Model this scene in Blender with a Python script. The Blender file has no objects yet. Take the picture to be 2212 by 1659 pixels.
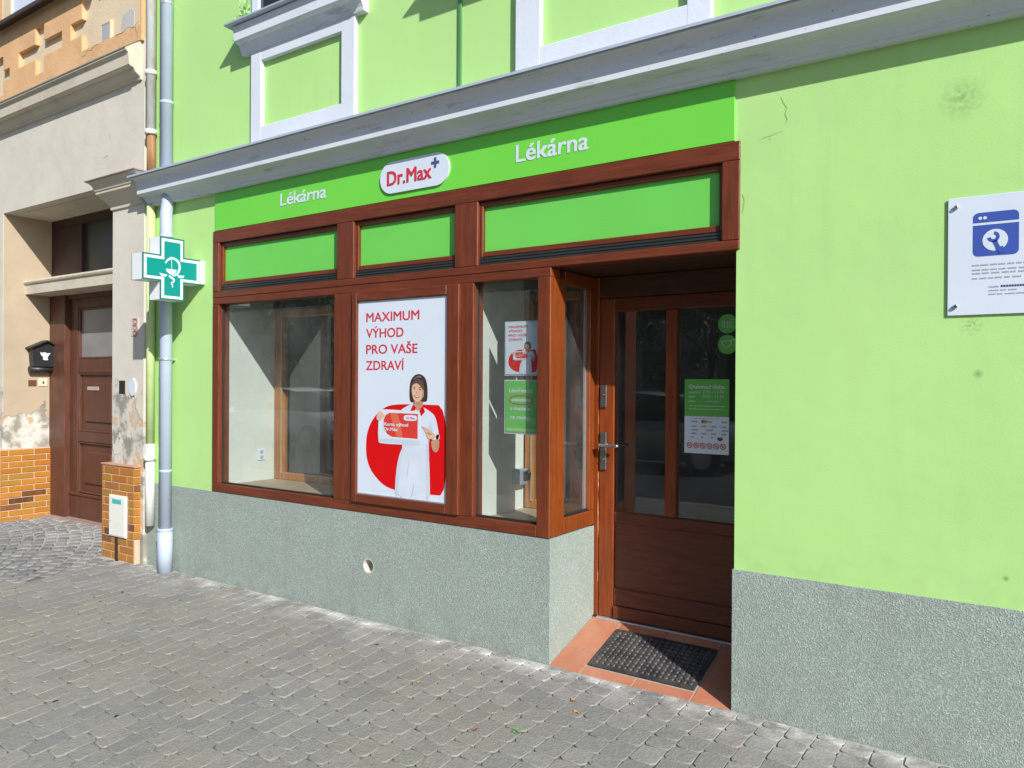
import bpy, bmesh, math, random
from mathutils import Vector, Matrix, Quaternion
random.seed(7)
sc = bpy.context.scene
COL = sc.collection
R = math.radians

# ------------------------------------------------------------------ camera
cd = bpy.data.cameras.new("camera"); cam = bpy.data.objects.new("camera", cd); COL.objects.link(cam)
cd.sensor_width = 36.0; cd.lens = 1657.71 / 2212 * 36; cd.clip_start = .05; cd.clip_end = 2000
yaw, pitch, roll = 0.601048694, -0.003741, 0.005889
f = Vector((-math.sin(yaw)*math.cos(pitch), math.cos(yaw)*math.cos(pitch), math.sin(pitch)))
r = Vector((math.cos(yaw), math.sin(yaw), 0)); u = r.cross(f)
r2 = r*math.cos(roll)+u*math.sin(roll); u2 = u*math.cos(roll)-r*math.sin(roll)
cam.matrix_world = Matrix(((r2.x, u2.x, -f.x, 0), (r2.y, u2.y, -f.y, -3.60956), (r2.z, u2.z, -f.z, 1.56), (0, 0, 0, 1)))
sc.camera = cam

# ------------------------------------------------------------------ light
SUN = Vector((-1.73, 1.0, -1.26))
world = bpy.data.worlds.new("World"); sc.world = world; world.use_nodes = True
wn = world.node_tree; bg = wn.nodes['Background']
sky = wn.nodes.new('ShaderNodeTexSky'); sky.sky_type = 'NISHITA'; sky.sun_disc = False
sky.sun_elevation = math.atan2(1.26, math.hypot(1.73, 1.0)); sky.sun_rotation = math.atan2(1.73, -1.0)
sky.air_density = 1.0; sky.dust_density = .7; sky.ozone_density = 2.5
wn.links.new(sky.outputs[0], bg.inputs[0]); bg.inputs[1].default_value = 0.115
sl = bpy.data.lights.new("sun", 'SUN'); sl.energy = 4.9; sl.angle = R(.5); sl.color = (1.0, .975, .93)
so = bpy.data.objects.new("sun", sl); COL.objects.link(so); so.rotation_euler = SUN.to_track_quat('-Z', 'Y').to_euler(); so.location = (12, -8, 10)
sc.view_settings.view_transform = 'Standard'; sc.view_settings.look = 'None'; sc.view_settings.gamma = 1
sc.view_settings.exposure = 0.345
sc.cycles.use_denoising = True
sc.cycles.max_bounces = 10; sc.cycles.transparent_max_bounces = 16

# ------------------------------------------------------------------ materials
def s2l(c):
    c = c/255.0
    return c/12.92 if c <= .04045 else ((c+.055)/1.055)**2.4
def rgb(r_, g_, b_): return (s2l(r_), s2l(g_), s2l(b_))

class NT:
    def __init__(s, name):
        s.m = bpy.data.materials.new(name); s.m.use_nodes = True; s.t = s.m.node_tree; s.n = s.t.nodes; s.l = s.t.links
        s.b = s.n['Principled BSDF']; s.out = s.n['Material Output']
        s.tc = s.n.new('ShaderNodeTexCoord')
    def new(s, t, **k):
        n = s.n.new(t)
        for a, v in k.items(): setattr(n, a, v)
        return n
    def link(s, a, b): s.l.new(a, b)
    def noise(s, scale, detail=4, rough=.55, vec=None, stretch=None):
        v = vec or s.tc.outputs['Object']
        if stretch:
            mp = s.new('ShaderNodeMapping'); mp.inputs['Scale'].default_value = stretch; s.link(v, mp.inputs[0]); v = mp.outputs[0]
        n = s.new('ShaderNodeTexNoise'); n.inputs['Scale'].default_value = scale; n.inputs['Detail'].default_value = detail; n.inputs['Roughness'].default_value = rough
        s.link(v, n.inputs['Vector']); return n.outputs['Fac']
    def ramp(s, fac, stops, interp='LINEAR'):
        n = s.new('ShaderNodeValToRGB'); n.color_ramp.interpolation = interp
        e = n.color_ramp.elements
        while len(e) > 1: e.remove(e[-1])
        for i, (p, c) in enumerate(stops):
            c = c if hasattr(c, '__len__') else (c, c, c)
            el = e[0] if i == 0 else e.new(p)
            el.position = p; el.color = (*c[:3], 1)
        s.link(fac, n.inputs[0]); return n.outputs[0]
    def mix(s, fac, a, b, mode='MIX'):
        n = s.new('ShaderNodeMix', data_type='RGBA', blend_type=mode)
        if isinstance(fac, (int, float)): n.inputs[0].default_value = fac
        else: s.link(fac, n.inputs[0])
        for i, x in ((6, a), (7, b)):
            if hasattr(x, 'is_output') or hasattr(x, 'links'): s.link(x, n.inputs[i])
            else: n.inputs[i].default_value = (*x[:3], 1)
        return n.outputs[2]
    def math(s, op, a, b=None, clamp=False):
        n = s.new('ShaderNodeMath', operation=op, use_clamp=clamp)
        for i, x in enumerate((a, b)):
            if x is None: continue
            if isinstance(x, (int, float)): n.inputs[i].default_value = x
            else: s.link(x, n.inputs[i])
        return n.outputs[0]
    def xyz(s):
        n = s.new('ShaderNodeSeparateXYZ'); s.link(s.tc.outputs['Object'], n.inputs[0]); return n.outputs
    def bump(s, h, dist, strength=1.0):
        n = s.new('ShaderNodeBump'); n.inputs['Distance'].default_value = dist; n.inputs['Strength'].default_value = strength
        s.link(h, n.inputs['Height']); s.link(n.outputs[0], s.b.inputs['Normal'])
    def done(s, col, rough=.6, spec=.5, metal=0):
        if hasattr(col, 'links'): s.link(col, s.b.inputs['Base Color'])
        else: s.b.inputs['Base Color'].default_value = (*col[:3], 1)
        if isinstance(rough, (int, float)): s.b.inputs['Roughness'].default_value = rough
        else: s.link(rough, s.b.inputs['Roughness'])
        s.b.inputs['Specular IOR Level'].default_value = spec; s.b.inputs['Metallic'].default_value = metal
        return s.m
    def spot(s, x, y, z, rad):
        n = s.new('ShaderNodeVectorMath', operation='DISTANCE'); s.link(s.tc.outputs['Object'], n.inputs[0]); n.inputs[1].default_value = (x, y, z)
        return s.math('SUBTRACT', 1.0, s.math('DIVIDE', n.outputs['Value'], rad), True)

def sc3(c, k): return tuple(min(1, x*k) for x in c)
def M(name, col, rough=.6, var=.08, vscale=4, bump=0, bscale=60, spec=.5, metal=0, stretch=None, dirt=0):
    t = NT(name)
    c = t.ramp(t.noise(vscale, 5, stretch=stretch), [(.3, sc3(col, 1-var)), (.7, sc3(col, 1+var))])
    if dirt:
        c = t.mix(t.ramp(t.noise(2.3, 6, .7), [(.52, 0), (.75, dirt)]), c, (.12, .11, .09))
    if bump: t.bump(t.noise(bscale, 3), bump)
    return t.done(c, rough, spec, metal)

G_WALL = (.415, .68, .235)
t = NT('lime_render')
n1 = t.ramp(t.noise(1.3, 4), [(.3, sc3(G_WALL, .955)), (.7, sc3(G_WALL, 1.04))])
n2 = t.mix(t.ramp(t.noise(14, 4), [(.35, 0), (.75, .10)]), n1, sc3(G_WALL, .86))
st = t.math('MULTIPLY', t.spot(-.262, 0, 2.72, .10), t.ramp(t.noise(45, 4), [(.35, 0), (.6, .6)]))
n3 = t.mix(st, n2, (.16, .24, .10))
st = t.math('MULTIPLY', t.spot(-.225, 0, 1.80, .05), t.ramp(t.noise(60, 4), [(.45, 0), (.6, .8)]))
n3 = t.mix(st, n3, (.15, .22, .09))
st = t.math('MULTIPLY', t.spot(-.20, 0, 1.60, .022), .8); n3 = t.mix(st, n3, (.15, .22, .09))
st = t.math('MULTIPLY', t.spot(-.10, 0, .79, .014), .9); n3 = t.mix(st, n3, (.12, .18, .07))
st = t.math('MULTIPLY', t.spot(-1.05, 0, 2.72, .22), .45); n3 = t.mix(st, n3, sc3(G_WALL, .86))
z = t.xyz()[2]
band = t.math('MULTIPLY', t.ramp(z, [(.0, 1), (.72, 1), (.85, 0)]), t.ramp(t.noise(9, 5), [(.45, 0), (.7, .25)])); n3 = t.mix(band, n3, (.30, .40, .20))
n3 = t.mix(t.math('MULTIPLY', t.ramp(t.noise(5, 5, .65, stretch=(2.2, 1, .16)), [(.52, 0), (.72, .16)]), t.ramp(t.noise(.8, 2), [(.4, 0), (.6, 1)])), n3, (.30, .42, .20))
n3 = t.mix(t.ramp(t.noise(.55, 3), [(.38, 0), (.66, .30)]), n3, (.47, .68, .29))
n3 = t.mix(t.ramp(t.noise(170, 2), [(.6, 0), (.75, .12)]), n3, (.24, .36, .14))
t.bump(t.math('ADD', t.math('MULTIPLY', t.noise(1.9, 3), 1.6), t.math('MULTIPLY', t.noise(120, 3), .16)), .0034)
MW = t.done(n3, .88, .2)

t = NT('pebble_dash')
vor = t.new('ShaderNodeTexVoronoi'); vor.inputs['Scale'].default_value = 185; t.link(t.tc.outputs['Object'], vor.inputs['Vector'])
sep = t.new('ShaderNodeSeparateColor'); t.link(vor.outputs['Color'], sep.inputs[0])
c = t.ramp(sep.outputs[0], [(0, (.225, .275, .245)), (.4, (.285, .340, .305)), (.8, (.335, .390, .35)), (1, (.45, .50, .45))])
c = t.mix(t.ramp(t.noise(2.5, 5), [(.35, 0), (.75, .35)]), c, (.24, .28, .245))
c = t.mix(t.math('MULTIPLY', t.ramp(t.xyz()[2], [(0, 1), (.10, .5), (.3, 0)]), t.ramp(t.noise(7, 6, .7), [(.42, 0), (.62, .45)])), c, (.19, .185, .155))
c = t.mix(t.ramp(t.noise(3.2, 5, .6, stretch=(1.6, 1.6, .25)), [(.5, 0), (.72, .22)]), c, (.20, .22, .185))
t.bump(t.math('ADD', vor.outputs['Distance'], t.math('MULTIPLY', t.noise(300, 2), .5)), .0017)
MP = t.done(c, .8, .3)

def wood(name, base, axis, rough=.32):
    t = NT(name)
    st = {'x': (.8, 9, 9), 'z': (9, 9, .8), 'y': (9, .8, 9)}[axis]
    c = t.ramp(t.noise(6, 6, .6, stretch=st), [(.25, sc3(base, .62)), (.5, base), (.75, sc3(base, 1.35))])
    c = t.mix(t.ramp(t.noise(1.7, 4), [(.3, 0), (.8, .55)]), c, sc3((base[0]*.62, base[1]*.55, base[2]*.55), 1))
    c = t.mix(t.ramp(t.noise(22, 6, .7, stretch=tuple(x*.6 for x in st)), [(.66, 0), (.74, .5)]), c, sc3(base, .35))
    t.bump(t.noise(18, 4, stretch=st), .0018)
    return t.done(c, t.ramp(t.noise(5, 4), [(.3, rough), (.7, rough+.15)]), .45)
WB = (.150, .033, .011)
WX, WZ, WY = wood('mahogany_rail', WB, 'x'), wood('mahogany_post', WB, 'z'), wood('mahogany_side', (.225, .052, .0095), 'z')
DWX, DWZ = wood('door_mahogany_rail', (.135, .027, .008), 'x', .34), wood('door_mahogany_stile', (.23, .045, .008), 'z', .3)
WI = wood('inner_pine', (.42, .17, .045), 'z', .4)
BD = (.115, .043, .026)
DX, DZ = wood('old_brown_paint', BD, 'z', .38), wood('old_dark_paint', (.05, .022, .02), 'z', .4)

WHITE = M('white_stucco', (.63, .665, .735), .75, .04, 3, .0012, 40, dirt=.10)
t = NT('cornice_paint')
c = t.ramp(t.noise(3, 4), [(.3, (.60, .635, .69)), (.7, (.66, .69, .745))])
c = t.mix(t.ramp(t.noise(4.5, 6, .75, stretch=(.5, 3, 3)), [(.56, 0), (.70, .55)]), c, (.20, .21, .16))
c = t.mix(t.ramp(t.noise(30, 3), [(.70, 0), (.74, .7)]), c, (.10, .10, .08))
MC = t.done(c, .75, .3)
CAP = M('zinc_flashing', (.42, .47, .55), .45, .06, 5, spec=.4, metal=.2)
PIPE = M('grey_blue_enamel', (.42, .485, .60), .42, .04, 6, .0008, 8, dirt=.12)
t = NT('old_white_pipe')
c = t.mix(t.ramp(t.noise(7, 6, .7, stretch=(1, 1, .35)), [(.5, 0), (.68, .8)]), (.66, .68, .66), (.46, .40, .30))
OLDP = t.done(c, .6, .3)
RUST = M('rusty_iron', (.30, .155, .07), .8, .55, 18, .003, 30, stretch=(1, 1, .15))
SIGN = M('sign_green', (.155, .60, .055), .42, .02, 2)
TRANS = M('transom_green', (.145, .56, .085), .40, .03, 2)
BLACK = M('black_plastic', (.018, .02, .018), .45, .1)
RUBBER = M('black_rubber', (.022, .022, .026), .6, .25, 25, .001, 200)
BW = M('sign_white', (.615, .675, .765), .4, .02)
REDP = M('print_red', (.60, .004, .005), .5, .02, spec=.15)
REDT = M('letter_red', (.56, .028, .05), .45, .02)
NAVY = M('letter_navy', (.05, .08, .22), .4, .02)
BLUE = M('emblem_blue', (.045, .09, .38), .4, .02)
GREYT = M('print_grey', (.34, .38, .42), .6, .05)
SKIN = M('print_skin', (.66, .41, .28), .5, .10, 16)
SKIN2 = M('print_skin_shade', (.47, .255, .155), .5, .12, 20)
HAIR = M('print_hair', (.035, .024, .022), .5, .4, 25)
HAIR2 = M('print_hair_light', (.10, .058, .042), .5, .3, 40)
LIP = M('print_lip', (.42, .10, .08), .5, .02)
DRESS = M('print_dress', (.60, .65, .74), .45, .06, 7)
FOLD = M('print_fold', (.44, .49, .58), .45, .05)
CARDR = M('print_card_red', (.62, .04, .03), .4, .05)
CARDO = M('print_card_orange', (.66, .13, .07), .4, .05)
STK = M('sticker_green', (.14, .50, .09), .4, .04)
TEAL = M('cross_teal', (.0, .235, .205), .35, .02)
TEALD = M('cross_rim', (.015, .15, .11), .4, .02)
PLIME = M('lime_painted_pipe', (.50, .62, .28), .6, .08, 6, dirt=.2)
CROSSW = M('cross_housing', (.76, .77, .80), .4, .03)
PLATE = M('dark_steel_plate', (.26, .25, .24), .32, .12, 20, metal=.9)
STEEL = M('brushed_steel', (.55, .55, .56), .28, .06, 30, spec=.5, metal=1.0)
SILV = M('matt_aluminium', (.52, .55, .60), .4, .04, 10, metal=.6)
INTW = M('display_white', (.58, .63, .57), .85, .05, 3, .001, 40, dirt=.14)
INTF = M('display_board', (.40, .31, .20), .6, .1, 4)
ROOM = M('room_grey', (.06, .063, .06), .9, .15, 2)
TILE = None
t = NT('terracotta_tile')
g = t.new('ShaderNodeNewGeometry')
c = t.ramp(g.outputs['Random Per Island'], [(0, (.40, .135, .075)), (.5, (.47, .185, .105)), (1, (.37, .11, .06))])
c = t.mix(t.ramp(t.noise(9, 5, .65), [(.4, 0), (.75, .5)]), c, (.52, .29, .19))
c = t.mix(t.ramp(t.noise(34, 4), [(.62, 0), (.72, .35)]), c, (.18, .08, .05))
TILE = t.done(c, t.ramp(t.noise(8), [(.3, .3), (.7, .5)]), .5)
GROUT = M('tile_grout', (.34, .29, .25), .9, .2, 20)
CREAM = None
def plaster(name, base, under, zlo, zhi, dirty=.2):
    t = NT(name)
    c = t.ramp(t.noise(2.2, 5), [(.3, sc3(base, .93)), (.7, sc3(base, 1.05))])
    c = t.mix(t.ramp(t.noise(3.1, 6, .7), [(.5, 0), (.75, dirty)]), c, sc3(base, .55))
    z = t.xyz()[2]
    msk = t.ramp(t.math('DIVIDE', z, 4.0), [(zlo/4, 1), (zhi/4, 0)])
    n = t.noise(2.6, 7, .6)
    p = t.ramp(t.math('ADD', n, t.math('MULTIPLY', msk, .32)), [(.665, 0), (.68, 1)])
    p = t.math('MULTIPLY', p, t.math('GREATER_THAN', msk, .02))
    pc = t.ramp(t.noise(3.6, 7, .62), [(.34, (.52, .49, .43)), (.42, under), (.46, (.60, .58, .54)), (.53, (.50, .46, .39)), (.57, (.30, .285, .24)), (.68, (.22, .21, .18))])
    c = t.mix(p, c, pc)
    t.bump(t.math('ADD', t.math('MULTIPLY', n, 1.0), t.math('ADD', t.math('MULTIPLY', p, -.5), t.math('MULTIPLY', t.noise(70), .12))), .008)
    return t.done(c, .88, .2)
CREAM = plaster('cream_plaster', (.62, .575, .49), (.55, .38, .22), .95, 1.75)
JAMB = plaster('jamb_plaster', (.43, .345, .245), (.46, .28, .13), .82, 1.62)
CREAM2 = M('cream_moulding', (.58, .52, .41), .85, .06, 3, .002, 30, dirt=.35)
ORANGE = M('orange_plaster', (.67, .40, .20), .88, .09, 2.5, .004, 25, dirt=.22)
BEIGE = M('beige_plaster', (.66, .53, .36), .88, .06, 2.5, .003, 40, dirt=.18)
GREYPATCH = M('cement_patch', (.46, .46, .43), .9, .06, 8)
DARKFL = M('brown_flashing', (.055, .035, .032), .5, .2)
t = NT('klinker_brick')
g = t.new('ShaderNodeNewGeometry')
c = t.ramp(g.outputs['Random Per Island'], [(0, (.40, .15, .018)), (.3, (.45, .19, .028)), (.5, (.35, .18, .03)), (.62, (.42, .14, .016)), (.84, (.36, .155, .026)), (.86, (.15, .055, .02)), (.93, (.07, .035, .03)), (1, (.40, .15, .03))])
c = t.mix(t.ramp(t.noise(16, 5, .6), [(.4, 0), (.8, .4)]), c, (.26, .13, .035))
t.bump(t.noise(40, 3), .002)
KL = t.done(c, t.ramp(t.noise(12), [(.3, .28), (.7, .45)]), .5)
MORT = M('pale_mortar', (.56, .40, .30), .9, .1, 20)
ASPH = M('asphalt', (.055, .055, .057), .9, .2, 30, .004, 150)

def stone_mat(name, stops, yellow, white):
    t = NT(name)
    g = t.new('ShaderNodeNewGeometry')
    c = t.ramp(g.outputs['Random Per Island'], stops)
    c = t.mix(t.ramp(t.noise(.9, 4), [(.42, 0), (.62, yellow)]), c, (.275, .245, .175))
    c = t.mix(t.ramp(t.noise(26, 6, .65), [(.35, .35), (.6, 0)]), c, (.15, .148, .142))
    c = t.mix(t.ramp(t.noise(1.7, 6, .7), [(.5, 0), (.72, .4)]), c, (.15, .145, .135))
    c = t.mix(t.ramp(t.noise(260, 2), [(.62, 0), (.72, .5)]), c, (.40, .39, .36))
    c = t.mix(t.ramp(t.noise(120, 3), [(.55, 0), (.75, .35)]), c, (.50, .49, .46))
    y = t.xyz()[1]
    near = t.ramp(t.math('ADD', y, 1.0), [(.60, 0), (.86, .35), (.92, 1), (1, 1)])
    c = t.mix(t.math('MULTIPLY', near, t.ramp(t.noise(5, 6, .65), [(.42, 0), (.62, white)])), c, (.60, .585, .55))
    spk = t.ramp(t.noise(58, 2), [(.75, 0), (.77, .8)]); c = t.mix(spk, c, (.04, .04, .04))
    t.bump(t.math('ADD', t.noise(60, 4), t.math('MULTIPLY', t.noise(9, 3), 1.2)), .004)
    return t.done(c, .82, .3)
PAV = stone_mat('grey_paver', [(0, (.205, .20, .192)), (.25, (.228, .221, .208)), (.6, (.25, .240, .222)), (.88, (.272, .26, .238)), (.93, (.262, .235, .215)), (1, (.225, .226, .218))], .45, .9)
SETT = stone_mat('granite_sett', [(0, (.12, .13, .145)), (.4, (.20, .20, .205)), (.75, (.27, .265, .25)), (1, (.15, .15, .16))], .2, .2)
t = NT('joint_sand')
c = t.ramp(t.noise(6, 6, .7), [(.32, (.07, .064, .052)), (.48, (.165, .155, .13)), (.68, (.29, .272, .235))])
near = t.ramp(t.math('ADD', t.xyz()[1], 1.0), [(.3, 0), (.95, .75)])
c = t.mix(near, c, (.46, .45, .42))
JOINT = t.done(c, .95, .1)

t = NT('window_glass')
tr = t.new('ShaderNodeBsdfTransparent'); tr.inputs[0].default_value = (.90, .93, .92, 1)
gl = t.new('ShaderNodeBsdfGlossy'); gl.inputs['Roughness'].default_value = 0.0; gl.inputs[0].default_value = (1, 1, 1, 1)
fr = t.new('ShaderNodeLayerWeight'); fr.inputs[0].default_value = .5
fm = t.math('ADD', t.math('MULTIPLY', t.math('POWER', fr.outputs['Facing'], 4.0), .92), .10, True)
mx = t.new('ShaderNodeMixShader'); t.link(fm, mx.inputs[0]); t.link(tr.outputs[0], mx.inputs[1]); t.link(gl.outputs[0], mx.inputs[2]); 
df = t.new('ShaderNodeBsdfDiffuse'); df.inputs[0].default_value = (.55, .57, .56, 1)
dm = t.new('ShaderNodeMixShader'); t.link(t.ramp(t.noise(3.5, 6, .65), [(.35, .025), (.7, .085)]), dm.inputs[0]); t.link(mx.outputs[0], dm.inputs[1]); t.link(df.outputs[0], dm.inputs[2]); t.link(dm.outputs[0], t.out.inputs[0])
GLASS = t.m
DGLASS = M('dark_glass', (.02, .022, .022), .08, .1, 2, spec=.5)
DGLASS2 = M('dusty_dark_glass', (.05, .055, .052), .35, .2, 3, spec=.4)
LEAFG = M('tree_leaf', (.06, .11, .025), .6, .5, 1.2)
LEAFS = M('small_plant_leaf', (.09, .22, .05), .6, .3, 30)
BARK = M('tree_bark', (.10, .08, .06), .9, .2, 8)
DRYL = [M('dry_leaf_ochre', (.50, .26, .07), .8, .3, 60), M('dry_leaf_red', (.28, .08, .05), .8, .3, 60), M('pale_litter', (.70, .66, .55), .8, .1, 60), M('dark_litter', (.03, .03, .03), .8, .1, 60)]
CARP = [M('car_paint_white', (.75, .76, .78), .2, .02), M('car_paint_silver', (.30, .32, .36), .25, .02, metal=.3)]
TYRE = M('tyre_rubber', (.02, .02, .02), .8, .1)

# ------------------------------------------------------------------ geometry helpers
def box(bm, x0, x1, y0, y1, z0, z1, mi=0, bev=0, seg=1):
    b = bmesh.new() if bev else bm
    v = [b.verts.new((x, y, z)) for x in (x0, x1) for y in (y0, y1) for z in (z0, z1)]
    fs = []
    for q in ((0, 1, 3, 2), (4, 6, 7, 5), (0, 4, 5, 1), (2, 3, 7, 6), (0, 2, 6, 4), (1, 5, 7, 3)):
        fc = b.faces.new([v[i] for i in q]); fc.material_index = mi; fs.append(fc)
    if bev:
        bmesh.ops.bevel(b, geom=b.edges[:], offset=bev, segments=seg, affect='EDGES', profile=.5)
        for fc in b.faces: fc.material_index = mi
        join(bm, b)
def join(bm, b):
    mp = {}
    for v in b.verts: mp[v] = bm.verts.new(v.co)
    for fc in b.faces:
        try: n = bm.faces.new([mp[v] for v in fc.verts]); n.material_index = fc.material_index; n.smooth = fc.smooth
        except ValueError: pass
    b.free()
def quad(bm, pts, mi=0):
    fc = bm.faces.new([bm.verts.new(p) for p in pts]); fc.material_index = mi; return fc
def tube(bm, pts, rads, n=20, mi=0, caps=True, smooth=True):
    if not hasattr(rads, '__len__'): rads = [rads]*len(pts)
    pts = [Vector(p) for p in pts]; rings = []
    for i, p in enumerate(pts):
        d = (pts[min(i+1, len(pts)-1)]-pts[max(i-1, 0)]).normalized()
        a = d.orthogonal().normalized() if i == 0 else (A - d*A.dot(d)).normalized()
        A = a; b = d.cross(a)
        rings.append([bm.verts.new(p+(a*math.cos(2*math.pi*k/n)+b*math.sin(2*math.pi*k/n))*rads[i]) for k in range(n)])
    for i in range(len(rings)-1):
        for k in range(n):
            fc = bm.faces.new((rings[i][k], rings[i][(k+1) % n], rings[i+1][(k+1) % n], rings[i+1][k])); fc.material_index = mi; fc.smooth = smooth
    if caps:
        for rg in (rings[0][::-1], rings[-1]): fc = bm.faces.new(rg); fc.material_index = mi
def extrude_profile(bm, prof, x0, x1, mi=0, nx=1):
    """closed (y,z) profile swept along X"""
    xs = [x0+(x1-x0)*i/nx for i in range(nx+1)]
    rg = [[bm.verts.new((x, y, z)) for y, z in prof] for x in xs]
    n = len(prof)
    for i in range(nx):
        for k in range(n):
            fc = bm.faces.new((rg[i][k], rg[i+1][k], rg[i+1][(k+1) % n], rg[i][(k+1) % n])); fc.material_index = mi
    bm.faces.new(rg[0][::-1]).material_index = mi; bm.faces.new(rg[-1]).material_index = mi
def poly(bm, pts, y, th=.0006, mi=0):
    """flat print / plate outline in X,Z at depth y (front), facing -Y"""
    a = [bm.verts.new((p[0], y, p[1])) for p in pts]; b = [bm.verts.new((p[0], y+th, p[1])) for p in pts]
    n = len(pts)
    fc = bm.faces.new(a); fc.material_index = mi
    for k in range(n): bm.faces.new((a[k], b[k], b[(k+1) % n], a[(k+1) % n])).material_index = mi
def smooth_poly(pts, it=2, closed=True):
    for _ in range(it):
        q = []; n = len(pts)
        for i in range(n):
            a, b = pts[i], pts[(i+1) % n]
            q += [(a[0]*.75+b[0]*.25, a[1]*.75+b[1]*.25), (a[0]*.25+b[0]*.75, a[1]*.25+b[1]*.75)]
        pts = q
    return pts
def rrect(x0, x1, z0, z1, rad, n=8):
    o = []
    for cx, cz, a0 in ((x1-rad, z1-rad, 0), (x0+rad, z1-rad, 90), (x0+rad, z0+rad, 180), (x1-rad, z0+rad, 270)):
        for k in range(n+1):
            a = R(a0+90*k/n); o.append((cx+rad*math.cos(a), cz+rad*math.sin(a)))
    return o
def ellipse(cx, cz, rx, rz, n=28): return [(cx+rx*math.cos(2*math.pi*k/n), cz+rz*math.sin(2*math.pi*k/n)) for k in range(n)]
def stroke(pts, w):
    """ribbon outline around a polyline (X,Z)"""
    L, Rr = [], []
    if not hasattr(w, '__len__'): w = [w]*len(pts)
    for i, p in enumerate(pts):
        a, b = pts[max(i-1, 0)], pts[min(i+1, len(pts)-1)]
        d = Vector((b[0]-a[0], b[1]-a[1])).normalized(); n = Vector((-d.y, d.x))*w[i]/2
        L.append((p[0]+n.x, p[1]+n.y)); Rr.append((p[0]-n.x, p[1]-n.y))
    return L+Rr[::-1]
def ribbon(bm, pts, w, y, mi=0):
    o = stroke(pts, w); n = len(pts)
    for i in range(n-1): quad(bm, [(o[i][0], y, o[i][1]), (o[i+1][0], y, o[i+1][1]), (o[2*n-2-i][0], y, o[2*n-2-i][1]), (o[2*n-1-i][0], y, o[2*n-1-i][1])], mi)

def obj(name, bm, mats, parent=None, label=None, cat=None, group=None, kind=None, norm=True):
    if norm: bmesh.ops.recalc_face_normals(bm, faces=bm.faces[:])
    me = bpy.data.meshes.new(name); bm.to_mesh(me); bm.free()
    for m in (mats if isinstance(mats, (list, tuple)) else [mats]): me.materials.append(m)
    o = bpy.data.objects.new(name, me); COL.objects.link(o)
    if parent:
        o.parent = parent
        if parent.parent is None: o.location = -parent.location
    if label: o['label'] = label
    if cat: o['category'] = cat
    if group: o['group'] = group
    if kind: o['kind'] = kind
    return o
def thing(name, label, cat, loc, group=None):
    o = bpy.data.objects.new(name, None); COL.objects.link(o); o.location = loc; o.empty_display_size = .1
    o['label'] = label; o['category'] = cat
    if group: o['group'] = group
    return o
def text(bm, body, x0, zbase, width=None, cap=None, y=0, th=.002, mi=0, bold=0.0, rot=None, align='L'):
    """flat lettering facing -Y. width fits the line, cap sets capital height"""
    cu = bpy.data.curves.new('txt', 'FONT'); cu.body = body; cu.resolution_u = 4; cu.extrude = .02
    to = bpy.data.objects.new('txt', cu); COL.objects.link(to)
    dg = bpy.context.evaluated_depsgraph_get(); me = bpy.data.meshes.new_from_object(to.evaluated_get(dg))
    xs = [v.co.x for v in me.vertices]; mn, mxx = min(xs), max(xs)
    capu = .69
    sz = cap/capu if cap else (width/(mxx-mn))
    sx = width/(mxx-mn) if width else sz
    off = {'L': 0, 'C': -(mxx-mn)*sx/2, 'R': -(mxx-mn)*sx}[align]
    for i, (ax, az) in enumerate(((-1, -.6), (1, -.6), (1, .6), (-1, .6), (0, 0)) if bold > 0 else ((0, 0),)):
        b = bmesh.new(); b.from_mesh(me)
        for v in b.verts:
            v.co = Vector((x0+off+(v.co.x-mn+ax*bold)*sx, y+i*th*.03+(th if v.co.z < 0 else 0), zbase+(v.co.y+az*bold)*sz))
        for fc in b.faces: fc.material_index = mi
        join(bm, b)
    bpy.data.objects.remove(to); bpy.data.curves.remove(cu); bpy.data.meshes.remove(me)
def BM(): return bmesh.new()

# ------------------------------------------------------------------ ground, pavement, road
bm = BM(); quad(bm, [(-600, -600, -.25), (600, -600, -.25), (600, 600, -.25), (-600, 600, -.25)]); obj('ground', bm, ASPH, kind='structure')
bm = BM(); box(bm, -60, 60, -12.2, -4.9, -.3, -.13); obj('road', bm, ASPH, kind='structure')
bm = BM()
box(bm, -40, 40, -4.88, -4.72, -.2, -.004, 0, .01); obj('kerb', bm, M('kerb_granite', (.28, .28, .27), .8, .15, 12, .003), kind='structure')
bm = BM(); box(bm, -60, 60, -30, -12.2, -.3, .0); obj('far_pavement', bm, M('far_paving', (.22, .215, .20), .9, .15, 4, .003), kind='structure')
def ramp_z(x, y):
    a = min(1, max(0, (-6.65-x)/1.1)); b = min(1, max(0, (y+1.3)/1.2)); return .078*a*b
def sett_zone(x, y):
    return x < -6.42+.16*min(0, y+.1)*0 and y > -1.05-.35*min(1, max(0, (-6.4-x)/1.5))+.12*math.sin(3*x)
bm = BM()
nx, ny = 90, 40
gx = [-14+20*i/nx for i in range(nx+1)]; gy = [-4.72+5.3*j/ny for j in range(ny+1)]
gv = [[bm.verts.new((x, y, ramp_z(x, y)-.0058)) for y in gy] for x in gx]
for i in range(nx):
    for j in range(ny):
        if gy[j] > -.02 and gx[i] > -6.3: continue
        bm.faces.new((gv[i][j], gv[i+1][j], gv[i+1][j+1], gv[i][j+1]))
obj('pavement_joints', bm, JOINT, kind='structure')
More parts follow.
